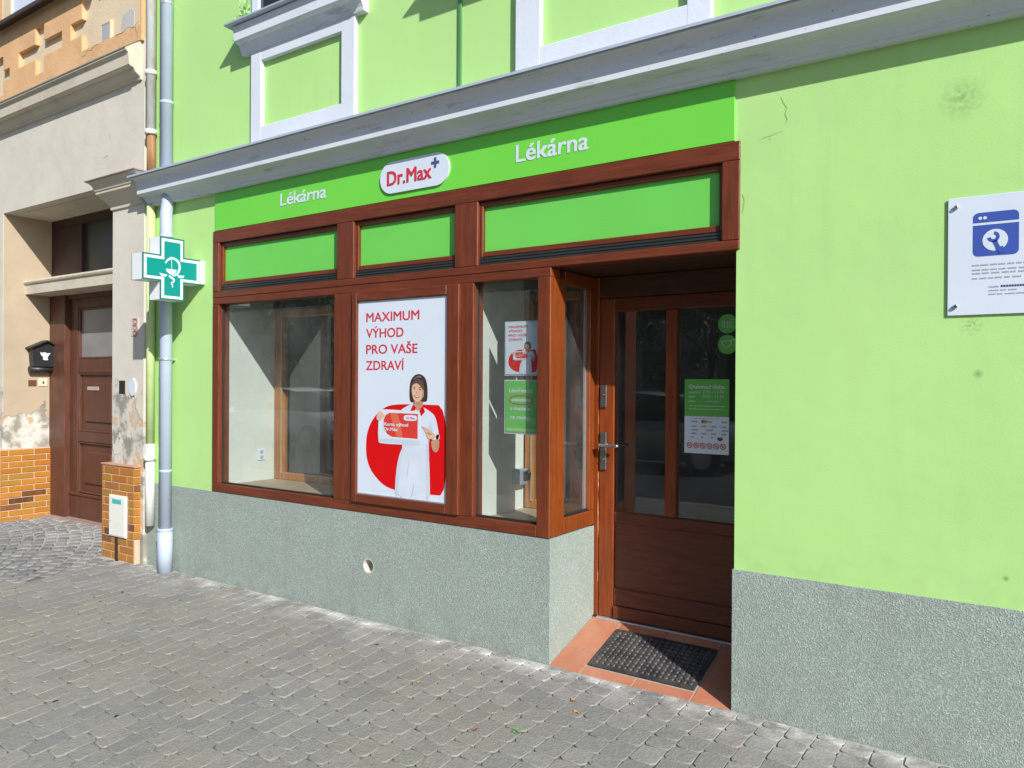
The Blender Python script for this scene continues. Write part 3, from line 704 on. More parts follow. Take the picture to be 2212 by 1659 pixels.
# ------------------------------------------------------------------ posters
ART = {
 'blob':[(1.0,0.473),(0.772,0.474),(0.477,0.473),(0.345,0.462),(0.241,0.427),(0.159,0.376),(0.114,0.322),(0.099,0.262),(0.107,0.189),(0.154,0.131),(0.23,0.089),(0.321,0.054),(0.446,0.038),(0.831,0.036),(1.0,0.04)],
 'dress':[(0.647,0.48),(0.591,0.468),(0.527,0.451),(0.506,0.441),(0.536,0.266),(0.483,0.21),(0.452,0.118),(0.442,0.001),(0.829,0.003),(0.824,0.147),(0.816,0.209),(0.799,0.271),(0.814,0.309),(0.869,0.304),(0.925,0.309),(0.908,0.361),(0.881,0.419),(0.813,0.446),(0.751,0.461)],
 'fold1':[(0.604,0.208),(0.587,0.156),(0.574,0.111),(0.584,0.111),(0.597,0.156),(0.608,0.206)],
 'fold2':[(0.652,0.083),(0.624,0.018),(0.61,0.011),(0.631,0.012),(0.663,0.077)],
 'fold3':[(0.813,0.39),(0.809,0.328),(0.799,0.271),(0.812,0.209),(0.820,0.21),(0.812,0.272),(0.824,0.328)],
 'collarL':[(0.644,0.474),(0.612,0.44),(0.661,0.444),(0.675,0.457)],
 'collarR':[(0.751,0.467),(0.772,0.439),(0.731,0.417),(0.71,0.438),(0.724,0.457)],
 'neck':[(0.647,0.491),(0.644,0.469),(0.689,0.438),(0.751,0.464),(0.751,0.492)],
 'hair':[(0.605,0.487),(0.601,0.545),(0.611,0.589),(0.645,0.615),(0.701,0.626),(0.756,0.615),(0.787,0.59),(0.798,0.546),(0.796,0.493),(0.771,0.488),(0.73,0.489),(0.647,0.483)],
 'face':[(0.626,0.558),(0.643,0.573),(0.688,0.583),(0.736,0.561),(0.757,0.546),(0.76,0.521),(0.744,0.502),(0.709,0.489),(0.675,0.485),(0.647,0.497),(0.63,0.526)],
 'shade':[(0.735,0.560),(0.757,0.546),(0.76,0.521),(0.744,0.502),(0.715,0.491),(0.735,0.51),(0.742,0.53)],
 'fringe':[(0.618,0.557),(0.646,0.589),(0.701,0.602),(0.75,0.583),(0.771,0.546),(0.754,0.543),(0.729,0.561),(0.688,0.58),(0.646,0.573)],
 'hairlit':[(0.64,0.60),(0.69,0.617),(0.74,0.612),(0.72,0.602),(0.68,0.606),(0.655,0.592)],
 'cheekL':[(0.64,0.535),(0.655,0.538),(0.668,0.530),(0.655,0.522),(0.642,0.526)],
 'cheekR':[(0.712,0.533),(0.73,0.534),(0.742,0.526),(0.728,0.520),(0.714,0.524)],
 'side':[(0.80,0.27),(0.816,0.209),(0.824,0.147),(0.829,0.003),(0.79,0.003),(0.78,0.14),(0.785,0.21),(0.775,0.29)],
 'side2':[(0.545,0.266),(0.493,0.21),(0.462,0.118),(0.452,0.003),(0.475,0.003),(0.49,0.12),(0.52,0.21),(0.57,0.266)],
 'sleeve':[(0.83,0.40),(0.86,0.36),(0.87,0.31),(0.83,0.312),(0.815,0.36)],
 'cardlow':[(0.252,0.29),(0.281,0.272),(0.705,0.277),(0.72,0.29),(0.72,0.298),(0.30,0.296)],
 'eyeL':[(0.642,0.55),(0.656,0.5535),(0.67,0.55),(0.656,0.547)],
 'eyeR':[(0.705,0.547),(0.718,0.5505),(0.735,0.546),(0.718,0.544)],
 'browL':[(0.636,0.557),(0.654,0.562),(0.674,0.557),(0.654,0.558)],
 'browR':[(0.699,0.556),(0.718,0.560),(0.739,0.554),(0.718,0.556)],
 'nose':[(0.68,0.544),(0.673,0.527),(0.684,0.525),(0.691,0.528),(0.685,0.53)],
 'mouth':[(0.652,0.52),(0.674,0.517),(0.709,0.516),(0.724,0.519),(0.708,0.508),(0.682,0.505),(0.661,0.51)],
 'teeth':[(0.66,0.517),(0.681,0.515),(0.713,0.516),(0.699,0.511),(0.674,0.511)],
 'card':[(0.256,0.441),(0.294,0.445),(0.71,0.44),(0.724,0.429),(0.723,0.288),(0.705,0.273),(0.281,0.268),(0.246,0.28)],
 'cardred':[(0.383,0.428),(0.696,0.427),(0.695,0.304),(0.406,0.307),(0.35,0.322),(0.314,0.354),(0.314,0.393),(0.338,0.416)],
 'cardshine':[(0.390,0.4275),(0.47,0.4275),(0.507,0.371),(0.529,0.3065),(0.464,0.307),(0.42,0.362)],
 'cardbadge':[(0.563,0.42),(0.669,0.42),(0.687,0.413),(0.687,0.399),(0.672,0.392),(0.563,0.391),(0.543,0.397),(0.543,0.413)],
 'handL':[(0.242,0.424),(0.264,0.434),(0.294,0.43),(0.324,0.416),(0.328,0.406),(0.294,0.4),(0.279,0.385),(0.242,0.385),(0.227,0.401)],
 'handR':[(0.732,0.368),(0.752,0.369),(0.807,0.357),(0.848,0.344),(0.888,0.33),(0.888,0.317),(0.828,0.306),(0.801,0.312),(0.78,0.339),(0.765,0.357)],
 'fingers':[(0.794,0.342),(0.834,0.337),(0.862,0.328),(0.828,0.328),(0.801,0.333)],
 'arm':[(0.842,0.304),(0.925,0.309),(0.922,0.269),(0.909,0.25),(0.883,0.243),(0.856,0.251),(0.839,0.279)],
 'cuff':[(0.888,0.328),(0.919,0.334),(0.93,0.315),(0.902,0.3),(0.889,0.308)]}
def artwork(parent, x0, x1, z0, z1, y, red, redt, big):
    w, h = x1-x0, z1-z0
    st = .0005 if big else .0002
    def put(keys, mat, name, layer, sm=1):
        for k in keys:
            pts = ART[k]
            if sm and k not in ('dress', 'cardred'): pts = smooth_poly(pts, sm)
            elif k == 'dress': pts = smooth_poly(pts, 1)
            bm = BM(); poly(bm, [(x0+min(.998, p[0])*w, z0+max(.002, p[1])*h) for p in pts], y-st*layer, st*.9)
            obj(name, bm, mat, parent)
    def line(name, mat, *a):
        bm = BM(); text(bm, *a); obj(name, bm, mat, parent)
    put(['blob'], red, 'red_shape', 1, 2)
    put(['dress', 'cuff'], DRESS, 'printed_dress', 4, 1)
    put(['fold1', 'fold2', 'fold3'], FOLD, 'dress_fold', 5, 1)
    put(['side', 'side2', 'sleeve'], M('print_dress_shade', (.52, .57, .67), .45, .05), 'dress_shade', 4.6, 1)
    put(['hair'], HAIR, 'printed_hair', 4.5, 2)
    put(['neck', 'arm'], SKIN2, 'printed_arm', 5.5, 1)
    put(['collarL', 'collarR'], REDP, 'printed_collar', 6.5, 0)
    put(['face'], SKIN, 'printed_face', 6, 2)
    put(['shade'], SKIN2, 'face_shade', 6.6, 1)
    put(['fringe'], HAIR2, 'printed_fringe', 7, 1)
    if big:
        put(['hairlit'], M('print_hair_shine', (.16, .10, .075), .5, .3, 40), 'hair_shine', 5.2, 1); put(['cheekL', 'cheekR'], M('print_cheek', (.70, .40, .29), .5, .05), 'printed_cheek', 6.6, 1)
        put(['eyeL', 'eyeR', 'browL', 'browR'], HAIR, 'printed_eyes', 7.2, 1)
        put(['nose'], SKIN2, 'printed_nose', 7.2, 1)
        put(['mouth'], LIP, 'printed_mouth', 7.4, 1); put(['teeth'], DRESS, 'printed_teeth', 8, 1)
    put(['card'], BW, 'printed_card', 7.5, 1)
    put(['cardlow'], M('print_card_shade', (.50, .58, .66), .4, .05), 'card_shade', 7.8, 1)
    put(['cardred'], CARDR, 'card_field', 8.2, 0)
    put(['cardshine'], CARDO, 'card_shine', 9, 0)
    put(['cardbadge'], BW, 'card_badge', 10, 1)
    put(['handL', 'handR'], SKIN, 'printed_hand', 10.5, 1)
    if big: put(['fingers'], SKIN2, 'finger_shade', 11.2, 1)
    yy = y-st*11
    line('card_lettering', BW, 'Karta výhod', x0+.321*w, z0+.362*h, .27*w, .016*h, yy, st*.8, 0, .02)
    line('card_lettering', BW, 'Dr.Max', x0+.321*w, z0+.337*h, .155*w, .016*h, yy, st*.8, 0, .02)
    line('card_lettering', REDT, 'Dr.Max', x0+.575*w, z0+.4*h, .09*w, .011*h, yy, st*.8, 0, .02)
    for s_, zb, ww in (('MAXIMUM', .893, .602), ('VÝHOD', .811, .43), ('PRO VAŠE', .728, .585), ('ZDRAVÍ', .645, .437)):
        line('lettering', redt, s_, x0+.099*w, z0+zb*h, ww*w, .046*h, y-st*2, st*1.5, 0, .014 if big else .02)
WP = thing('window_poster', 'tall white advertising poster with red lettering and a woman holding a card', 'poster', (-3.316, 0, .815))
bm = BM(); box(bm, -3.696, -2.938, -.014, -.008, .8145, 2.0755, 0, .001); obj('sheet', bm, BW, WP)
artwork(WP, -3.695, -2.939, .815, 2.075, -.0142, REDP, REDT, True)
bm = BM(); box(bm, -3.696, -2.938, -.020, -.0145, .8135, .8225, 0, .001); obj('bottom_rail', bm, SILV, WP)

PCL = M('clear_pocket', (.50, .58, .60), .25, .03)
SP = thing('small_poster', 'small white poster with red shape behind the narrow window, above the green notice', 'poster', (-2.455, .06, 1.60))
bm = BM(); box(bm, -2.572, -2.336, .064, .066, 1.592, 1.906); obj('plastic_pocket', bm, PCL, SP)
bm = BM(); box(bm, -2.565, -2.343, .061, .0635, 1.60, 1.899); obj('sheet', bm, BW, SP)
artwork(SP, -2.565, -2.343, 1.60, 1.899, .0608, REDP, REDT, False)
GN = thing('green_notice', 'small green paper notice with white words behind the narrow window, below the small poster', 'notice', (-2.455, .06, 1.262))
bm = BM(); box(bm, -2.572, -2.336, .064, .066, 1.254, 1.568); obj('plastic_pocket', bm, PCL, GN)
bm = BM(); box(bm, -2.562, -2.345, .061, .0635, 1.264, 1.561); obj('sheet', bm, STK, GN)
for s_, zz, w in (('Ušetřete až', 1.495, .165), ('polovinu', 1.443, .125), ('z doplatku', 1.392, .15), ('na recept.', 1.342, .145)):
    bm = BM(); text(bm, s_, -2.4535, zz, w, .021, .0598, .0008, 0, .02, None, 'C'); obj('lettering', bm, BW, GN)
bm = BM(); el = ellipse(-2.4535, 1.452, .083, .026, 30); ribbon(bm, el+[el[0]], .005, .0596); obj('red_ring', bm, REDT, GN)
bm = BM(); box(bm, -2.555, -2.352, .060, .0608, 1.27, 1.287); obj('pale_band', bm, M('notice_band', (.30, .55, .22), .5, .05), GN)

YG = YD+.012
HN = thing('opening_hours_notice', 'green and white opening hours notice stuck on the dark door glass', 'notice', (-1.52, YG, 1.16))
bm = BM(); box(bm, -1.652, -1.396, YG-.003, YG-.0012, 1.3705, 1.577); obj('green_sheet', bm, STK, HN)
bm = BM(); box(bm, -1.652, -1.396, YG-.003, YG-.0012, 1.161, 1.3695); obj('white_sheet', bm, M('paper_white', (.78, .82, .90), .5, .02), HN)
yy = YG-.0038
FADE = M('faded_white', (.62, .70, .60), .5, .03); MKB = M('mark_grey_blue', (.36, .42, .55), .5, .1); MKR = M('mark_red', (.55, .07, .06), .5, .05)
bm = BM()
ribbon(bm, [(-1.6045, 1.5105), (-1.603, 1.5085), (-1.6015, 1.5105)], .0012, yy); obj('lettering', bm, FADE, HN)
bm = BM(); ribbon(bm, [(-1.611, 1.4605), (-1.6095, 1.4585), (-1.608, 1.4605)], .0012, yy); obj('lettering', bm, FADE, HN)
def hl(*a):
    bm = BM(); text(bm, *a); obj('lettering', bm, FADE, HN)
hl('Otevírací doba', -1.524, 1.525, .205, .021, yy, .0006, 0, .03, None, 'C')
hl('pondelí-pátek', -1.627, 1.499, .07, .011, yy, .0006, 0, .02); hl('7:30 - 17:30', -1.425, 1.499, .12, .016, yy, .0006, 0, 0, None, 'R')
hl('sobota', -1.627, 1.474, .035, .011, yy, .0006, 0, .02); hl('8:00 - 11:30', -1.425, 1.474, .12, .016, yy, .0006, 0, 0, None, 'R')
hl('nedele', -1.627, 1.449, .035, .011, yy, .0006, 0, .02); hl('zavřeno', -1.45, 1.449, .08, .012, yy, .0006, 0, 0, None, 'R')
for zz in (1.425, 1.408):
    bm = BM(); x = -1.627
    while x < -1.43: w = random.uniform(.012, .03); poly(bm, [(x, zz), (x+w, zz), (x+w, zz+.004), (x, zz+.004)], yy, .0006); x += w+.005
    obj('small_print', bm, FADE, HN)
for zz, n, ww in ((1.335, 3, .035), (1.308, 4, .03), (1.288, 3, .04), (1.268, 4, .03), (1.247, 4, .012)):
    for k in range(n):
        x = -1.61+k*(.17/(n-1)); bm = BM(); poly(bm, rrect(x, x+ww, zz, zz+.009, .002, 2), yy, .0006, 0); obj('payment_mark', bm, MKB, HN)
bm = BM(); poly(bm, [(-1.605, 1.3555), (-1.45, 1.3555), (-1.45, 1.358), (-1.605, 1.358)], yy, .0006); obj('small_print', bm, MKB, HN)
for k in range(6):
    bm = BM(); el = ellipse(-1.621+k*.0385, 1.205, .0145, .0145, 18); ribbon(bm, el+[el[0]], .005, yy); ribbon(bm, [(-1.631+k*.0385, 1.215), (-1.611+k*.0385, 1.195)], .004, yy-.0002); poly(bm, ellipse(-1.621+k*.0385, 1.205, .007, .005, 8), yy-.0001, .0003)
    obj('prohibition_mark', bm, MKR, HN)
bm = BM(); poly(bm, ellipse(-1.543, 1.340, .011, .010, 14), yy, .0005); obj('payment_dot', bm, MKR, HN)
bm = BM(); poly(bm, ellipse(-1.530, 1.340, .011, .010, 14), yy-.0002, .0005); obj('payment_dot', bm, M('mark_orange', (.65, .30, .03), .5, .05), HN)
bm = BM(); poly(bm, [(-1.46, 1.255), (-1.43, 1.255), (-1.43, 1.243), (-1.445, 1.233), (-1.46, 1.243)], yy, .0005); obj('shield_mark', bm, NAVY, HN)

def sticker(cz, label, kind):
    S = thing('door_sticker', label, 'sticker', (-1.408, YG, cz), 'round green stickers on the door glass')
    bm = BM(); poly(bm, ellipse(-1.408, cz, .053, .053, 36), YG-.0028, .0014); obj('disc', bm, STK, S)
    bm = BM(); y = YG-.0032
    if kind:
        h = []
        for k in range(25):
            a = 2*math.pi*k/24-.5*math.pi*0; h.append((-1.412+.0021*16*math.sin(a)**3*.8*1.0, cz+.003+.0021*(13*math.cos(a)-5*math.cos(2*a)-2*math.cos(3*a)-math.cos(4*a))*.75))
        ribbon(bm, h[2:], .007, y); ribbon(bm, [(-1.385, cz+.02), (-1.375, cz+.024), (-1.366, cz+.03)], .008, y)
    else:
        ribbon(bm, [(-1.435, cz+.018), (-1.435, cz-.02)], .006, y); ribbon(bm, [(-1.424, cz+.016), (-1.424, cz-.02), (-1.408, cz-.02)], .006, y); ribbon(bm, [(-1.408, cz-.02), (-1.408, cz+.016)], .005, y)
        ribbon(bm, [(-1.398, cz-.02), (-1.398, cz+.01), (-1.386, cz+.01), (-1.384, cz-.018), (-1.398, cz-.02)], .006, y); ribbon(bm, [(-1.39, cz+.024), (-1.376, cz+.024)], .006, y); ribbon(bm, [(-1.383, cz+.031), (-1.383, cz+.017)], .006, y)
    obj('white_mark', bm, M('sticker_mark', (.45, .62, .48), .5, .04), S)
sticker(1.882, 'round green sticker on the door glass with upright white strokes and a plus, upper one', 0)
sticker(1.768, 'round green sticker on the door glass with a white heart outline, lower one', 1)

# ------------------------------------------------------------------ company plaque on the right
PL = thing('wall_plaque', 'white square plaque with a blue washing machine and wrench emblem on the green wall', 'plaque', (-.07, 0, 1.84))
px0, px1, pz0, pz1 = -.309, .175, 1.838, 2.315; YP = -.009
bm = BM(); box(bm, px0, px1, YP, YP+.005, pz0, pz1, 0, .001); obj('board', bm, BW, PL)
bm = BM()
def arc(cx, cz, r0, a0, a1, n=24): return [(cx+r0*math.cos(R(a0+(a1-a0)*k/n)), cz+r0*math.sin(R(a0+(a1-a0)*k/n))) for k in range(n+1)]
y = YP-.0008
ex0, ex1, ez0, ez1, rr = -.221, -.066, 2.071, 2.246, .020
def half(x0, x1, z0, z1, r, top):
    if top: return [(x0, z0), (x1, z0)]+arc(x1-r, z1-r, r, 0, 90, 8)+arc(x0+r, z1-r, r, 90, 180, 8)
    return [(x1, z1), (x0, z1)]+arc(x0+r, z0+r, r, 180, 270, 8)+arc(x1-r, z0+r, r, 270, 360, 8)
poly(bm, half(ex0, ex1, 2.206, ez1, rr, True), y, .0006, 0); poly(bm, half(ex0, ex1, ez0, 2.196, rr, False), y, .0006, 0)
for cx in (-.196, -.180): poly(bm, ellipse(cx, 2.224, .0065, .0065, 14), y-.0008, .0006, 1)
poly(bm, ellipse(-.145, 2.133, .043, .043, 40), y-.0008, .0006, 1)
wr = stroke([(-.132, 2.092), (-.140, 2.113), (-.147, 2.130)], [.019, .015, .018]); poly(bm, wr, y-.0016, .0006, 0)
ring_ = arc(-.1515, 2.143, .017, -215, 35, 20); ribbon(bm, arc(-.151, 2.146, .0155, 190, 440, 20), .012, y-.0016, 0)
poly(bm, [(-.139, 2.10), (-.119, 2.108), (-.112, 2.082), (-.13, 2.078)], y-.0017, .0006, 0)
obj('emblem', bm, [BLUE, BW], PL)
random.seed(3)
for zz, xend, h in ((2.033, .15, .006), (2.014, .15, .006), (2.000, .15, .006), (1.980, -.075, .006), (1.944, -.13, .006), (1.930, -.09, .005), (1.915, -.03, .005)):
    x = -.223 if zz > 1.95 else -.165; bm = BM()
    while x < xend:
        w = random.uniform(.016, .034); k = 0
        while k < w: poly(bm, [(x+k, zz), (x+k+.0035, zz), (x+k+.0035, zz+h*random.choice([.8, 1, 1.25])), (x+k, zz+h)], y, .0006); k += .005
        x += w+.007
    obj('small_print', bm, GREYT, PL)
bm = BM(); x = -.125
while x < .1: poly(bm, [(x, 1.944), (x+.007, 1.944), (x+.007, 1.952), (x, 1.952)], y, .0006); x += .009
obj('bold_print', bm, NAVY, PL)
for cx, cz in ((-.280, 2.277), (-.280, 1.874), (.146, 2.277), (.146, 1.874)):
    bm = BM(); tube(bm, [(cx, YP+.003, cz), (cx, YP-.008, cz), (cx, YP-.012, cz)], [.0085, .0085, .006], 18); tube(bm, [(cx, 0, cz), (cx, YP+.005, cz)], .006, 10)
    obj('screw', bm, STEEL, PL)

# ------------------------------------------------------------------ pharmacy cross
CX = thing('pharmacy_cross', 'green and white illuminated pharmacy cross sign sticking out over the downpipe', 'sign', (-5.5, -.25, 2.15))
yc, zc, Lc, wc = -.262, 2.395, .235, .097
XF, XB = -5.43, -5.575
def cross(Lh, wh, dz=0): 
    return [(yc-wh, zc+Lh), (yc+wh, zc+Lh), (yc+wh, zc+wh), (yc+Lh, zc+wh), (yc+Lh, zc-wh), (yc+wh, zc-wh), (yc+wh, zc-Lh), (yc-wh, zc-Lh), (yc-wh, zc-wh), (yc-Lh, zc-wh), (yc-Lh, zc+wh), (yc-wh, zc+wh)]
def xpoly(bm, pts, xf, xb, mi=0):
    a = [bm.verts.new((xf, p[0], p[1])) for p in pts]; b = [bm.verts.new((xb, p[0], p[1])) for p in pts]; n = len(pts)
    bm.faces.new(a).material_index = mi; bm.faces.new(b[::-1]).material_index = mi
    for k in range(n): bm.faces.new((a[k], b[k], b[(k+1) % n], a[(k+1) % n])).material_index = mi
bm = BM(); xpoly(bm, cross(Lc, wc), XF-.004, XB+.004); obj('housing', bm, CROSSW, CX)
for xf, xb, sg in ((XF, XF-.004, 1), (XB, XB+.004, -1)):
    bm = BM(); xpoly(bm, cross(Lc+.002, wc+.002), xf, xb); FC = obj('face', bm, TEALD, CX)
    bm = BM(); xpoly(bm, cross(Lc-.010, wc-.010), xf+sg*.0012, xf); obj('white_border', bm, BW, FC)
    bm = BM(); xpoly(bm, cross(Lc-.031, wc-.031), xf+sg*.0024, xf+sg*.0012); obj('teal_field', bm, TEAL, FC)
    bm = BM(); X = xf+sg*.0034
    def xr(pts, w):
        o = stroke(pts, w); n = len(pts)
        for i in range(n-1): quad(bm, [(X, *o[i]), (X, *o[i+1]), (X, *o[2*n-2-i]), (X, *o[2*n-1-i])])
    def sm(pts, it=2):
        for _ in range(it):
            q = [pts[0]]
            for a, b in zip(pts, pts[1:]): q += [(a[0]*.75+b[0]*.25, a[1]*.75+b[1]*.25), (a[0]*.25+b[0]*.75, a[1]*.25+b[1]*.75)]
            pts = q+[pts[-1]]
        return pts
    sn = sm([(-.319, 2.433), (-.305, 2.458), (-.277, 2.478), (-.239, 2.475), (-.209, 2.452), (-.201, 2.414), (-.213, 2.373), (-.238, 2.352), (-.262, 2.344)])
    xr(sn, [.008+.010*math.sin(math.pi*i/(len(sn)-1)) for i in range(len(sn))])
    tl = sm([(-.290, 2.343), (-.267, 2.326), (-.247, 2.318), (-.253, 2.298), (-.276, 2.288), (-.259, 2.275), (-.263, 2.255)])
    xr(tl, [.016*(1-.6*i/len(tl)) for i in range(len(tl))])
    for pts in ([(-.316, 2.393), (-.226, 2.393), (-.238, 2.366), (-.268, 2.351), (-.293, 2.36), (-.309, 2.373)], [(-.369, 2.355), (-.302, 2.347), (-.317, 2.332), (-.35, 2.332)], [(-.227, 2.354), (-.162, 2.356), (-.175, 2.337), (-.209, 2.334)]):
        quad(bm, [(X, *p) for p in pts])
    xr([(-.274, 2.490), (-.270, 2.44), (-.268, 2.398)], .004)
    obj('bowl_and_snake', bm, BW, FC)
bm = BM(); box(bm, XB-.005, -5.402, -.034, 0, 2.302, 2.487, 0, .004); obj('wall_bracket', bm, BW, CX)

# ------------------------------------------------------------------ downpipes
DP = thing('downpipe', 'grey blue rainwater downpipe running down the green wall behind the pharmacy cross', 'downpipe', (-5.806, -.08, 0))
bm = BM(); tube(bm, [(-5.85, -.058, 9), (-5.85, -.058, 3.25)], .05, 24); obj('upper_pipe', bm, PIPE, DP)
bm = BM(); tube(bm, [(-5.845, -.040, 3.06), (-5.842, -.050, 2.99), (-5.825, -.072, 2.90), (-5.812, -.080, 2.82), (-5.806, -.082, 2.74), (-5.806, -.082, .34)], .048, 24); obj('lower_pipe', bm, PIPE, DP)
bm = BM(); tube(bm, [(-5.806, -.083, .352), (-5.806, -.083, -.02)], .058, 24); obj('base_shoe', bm, PIPE, DP)
for x, y, zz, rr in ((-5.85, -.058, 3.80, .053), (-5.806, -.082, 2.71, .052), (-5.806, -.082, .82, .0495), (-5.806, -.083, .345, .0605), (-5.85, -.058, 5.4, .053)):
    bm = BM(); tube(bm, [(x, y, zz-.012), (x, y, zz-.010), (x, y, zz+.010), (x, y, zz+.012)], [rr-.004, rr, rr, rr-.004], 24); obj('collar', bm, PIPE, DP)
for x, y, zz in ((-5.806, -.082, 1.72), (-5.85, -.058, 4.6)):
    bm = BM(); tube(bm, [(x, y, zz-.011), (x, y, zz+.011)], .0505, 24); box(bm, x-.008, x+.008, y+.04, 0, zz-.008, zz+.008); obj('pipe_clip', bm, SILV, DP)
DP2 = thing('drainpipe', 'narrow old white pipe with a rusty stretch at the edge of the cream house', 'downpipe', (-6.12, -.04, 0))
bm = BM(); tube(bm, [(-6.10, -.045, 9), (-6.10, -.045, 3.60)], .042, 18); obj('upper_pipe', bm, OLDP, DP2)
bm = BM(); tube(bm, [(-6.10, -.04, 3.60), (-6.10, -.04, 3.26)], .036, 18); obj('rusty_pipe', bm, RUST, DP2)
bm = BM(); tube(bm, [(-6.10, -.04, 3.0), (-6.10, -.04, 1.0)], .034, 18); obj('painted_pipe', bm, PLIME, DP2)
bm = BM(); tube(bm, [(-6.10, -.04, 1.02), (-6.10, -.04, .34)], .038, 18); obj('lower_pipe', bm, OLDP, DP2)
for zz in (.90, 4.10, 3.61):
    bm = BM(); tube(bm, [(-6.10, -.045, zz-.02), (-6.10, -.045, zz+.02)], .047, 18); obj('collar', bm, OLDP, DP2)

# ------------------------------------------------------------------ neighbouring house
NB = thing('townhouse', 'old cream and orange plastered house with a deep dark doorway beside the green building', 'building', (-8, 0, 0))
YN = -.04
bm = BM()
box(bm, -16, -8.84, YN, .6, -.2, 3.262)                      # left of the doorway
box(bm, -6.70, -6.205, YN, .6, -.2, 3.262)                   # pilaster
box(bm, -16, -6.205, YN, .6, 3.262, 4.42)
obj('wall', bm, CREAM, NB)
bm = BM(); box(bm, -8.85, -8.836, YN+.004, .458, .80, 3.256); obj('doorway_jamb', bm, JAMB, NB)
bm = BM(); box(bm, -8.84, -6.70, YN+.10, .6, 3.257, 3.2615); obj('doorway_soffit', bm, CREAM2, NB)
bm = BM(); box(bm, -16, -6.205, YN+.012, .6, 4.42, 9); obj('upper_wall', bm, BEIGE, NB)
def relief(xs, zs, solid, y0, y1):
    bm = BM(); vf, vb = {}, {}
    def V(d, i, j, y):
        if (i, j) not in d: d[(i, j)] = bm.verts.new((xs[i], y, zs[j]))
        return d[(i, j)]
    S = lambda i, j: 0 <= i < len(xs)-1 and 0 <= j < len(zs)-1 and solid((xs[i]+xs[i+1])/2, (zs[j]+zs[j+1])/2)
    for i in range(len(xs)-1):
        for j in range(len(zs)-1):
            if not S(i, j): continue
            a, b, c, d = (i, j), (i+1, j), (i+1, j+1), (i, j+1)
            bm.faces.new([V(vf, *p, y0) for p in (a, b, c, d)])
            for (p, q, ii, jj) in ((a, b, i, j-1), (b, c, i+1, j), (c, d, i, j+1), (d, a, i-1, j)):
                if not S(ii, jj): bm.faces.new((V(vf, *q, y0), V(vf, *p, y0), V(vb, *p, y1), V(vb, *q, y1)))
    return bm
holes = [(-8.435, -7.555, 4.66, 4.815), (-8.08, -7.905, 4.51, 4.975), (-7.19, -6.225, 4.535, 5.0), (-7.395, -7.18, 4.68, 4.83), (-7.19, -6.9, 4.98, 5.12),
         (-9.05, -8.775, 4.46, 4.86), (-9.4, -8.63, 4.60, 4.715), (-10.4, -9.7, 4.66, 4.815), (-8.80, -6.95, 5.15, 9)]
hs = lambda x, z_: not any(a < x < b and c < z_ < d for a, b, c, d in holes)
xs = sorted({-16, -6.206}|{v for h in holes for v in h[:2]}); zs = sorted({4.40, 9}|{v for h in holes for v in h[2:]})
obj('orange_relief', relief(xs, zs, hs, YN-.030, YN+.0125), ORANGE, NB)
bm = BM(); poly(bm, [(-6.60, 4.555), (-6.39, 4.55), (-6.385, 4.70), (-6.43, 4.735), (-6.52, 4.725), (-6.58, 4.70)], YN+.009, .003); obj('cement_patch', bm, GREYPATCH, NB)
prof = [(YN+.01, 4.420), (-.19, 4.305), (-.19, 4.285), (-.170, 4.275), (-.165, 4.262), (-.158, 4.175), (-.146, 4.165), (-.118, 4.160), (-.112, 4.145), (-.100, 4.125), (-.075, 4.110), (-.062, 4.100), (-.058, 4.080), (YN+.01, 4.078)]
bm = BM(); extrude_profile(bm, prof, -16, -6.237, 0, 4); CO2 = obj('cornice', bm, CREAM2, NB)
bm = BM(); extrude_profile(bm, [(YN, 4.424), (-.196, 4.309), (-.196, 4.298), (-.190, 4.306)], -16, -6.232); obj('cornice_flashing', bm, M('grey_flashing', (.22, .22, .21), .6, .2), CO2)
# pilaster capital
bm = BM()
def ring_cap(levels, xl, xr_):
    rg = []
    for p, zz in levels: rg.append([bm.verts.new(q) for q in ((xl-p, YN+.02, zz), (xl-p, YN-p, zz), (xr_+p, YN-p, zz), (xr_+p, YN+.02, zz))])
    for a, b in zip(rg, rg[1:]):
        for k in range(3): bm.faces.new((a[k], a[k+1], b[k+1], b[k]))
    bm.faces.new(rg[0]); bm.faces.new(rg[-1][::-1])
ring_cap([(.0, 3.03), (.014, 3.035), (.014, 3.062), (.03, 3.085), (.055, 3.115), (.085, 3.150), (.10, 3.165), (.10, 3.185), (.108, 3.19), (.115, 3.215), (.125, 3.24), (.145, 3.26), (.155, 3.265)], -6.70, -6.235)
CAPI = obj('pilaster_capital', bm, CREAM2, NB)
bm = BM(); ring_cap([(.165, 3.268), (.168, 3.276), (.0, 3.31)], -6.70, -6.235); obj('capital_flashing', bm, M('rusty_flashing', (.30, .22, .18), .6, .2), CAPI)
# beam across the doorway
bm = BM(); extrude_profile(bm, [(.17, 2.445), (.17, 2.545), (.155, 2.552), (.148, 2.568), (.155, 2.585), (.175, 2.592), (.46, 2.60), (.46, 2.445)], -8.84, -6.70); obj('doorway_beam', bm, CREAM2, NB)
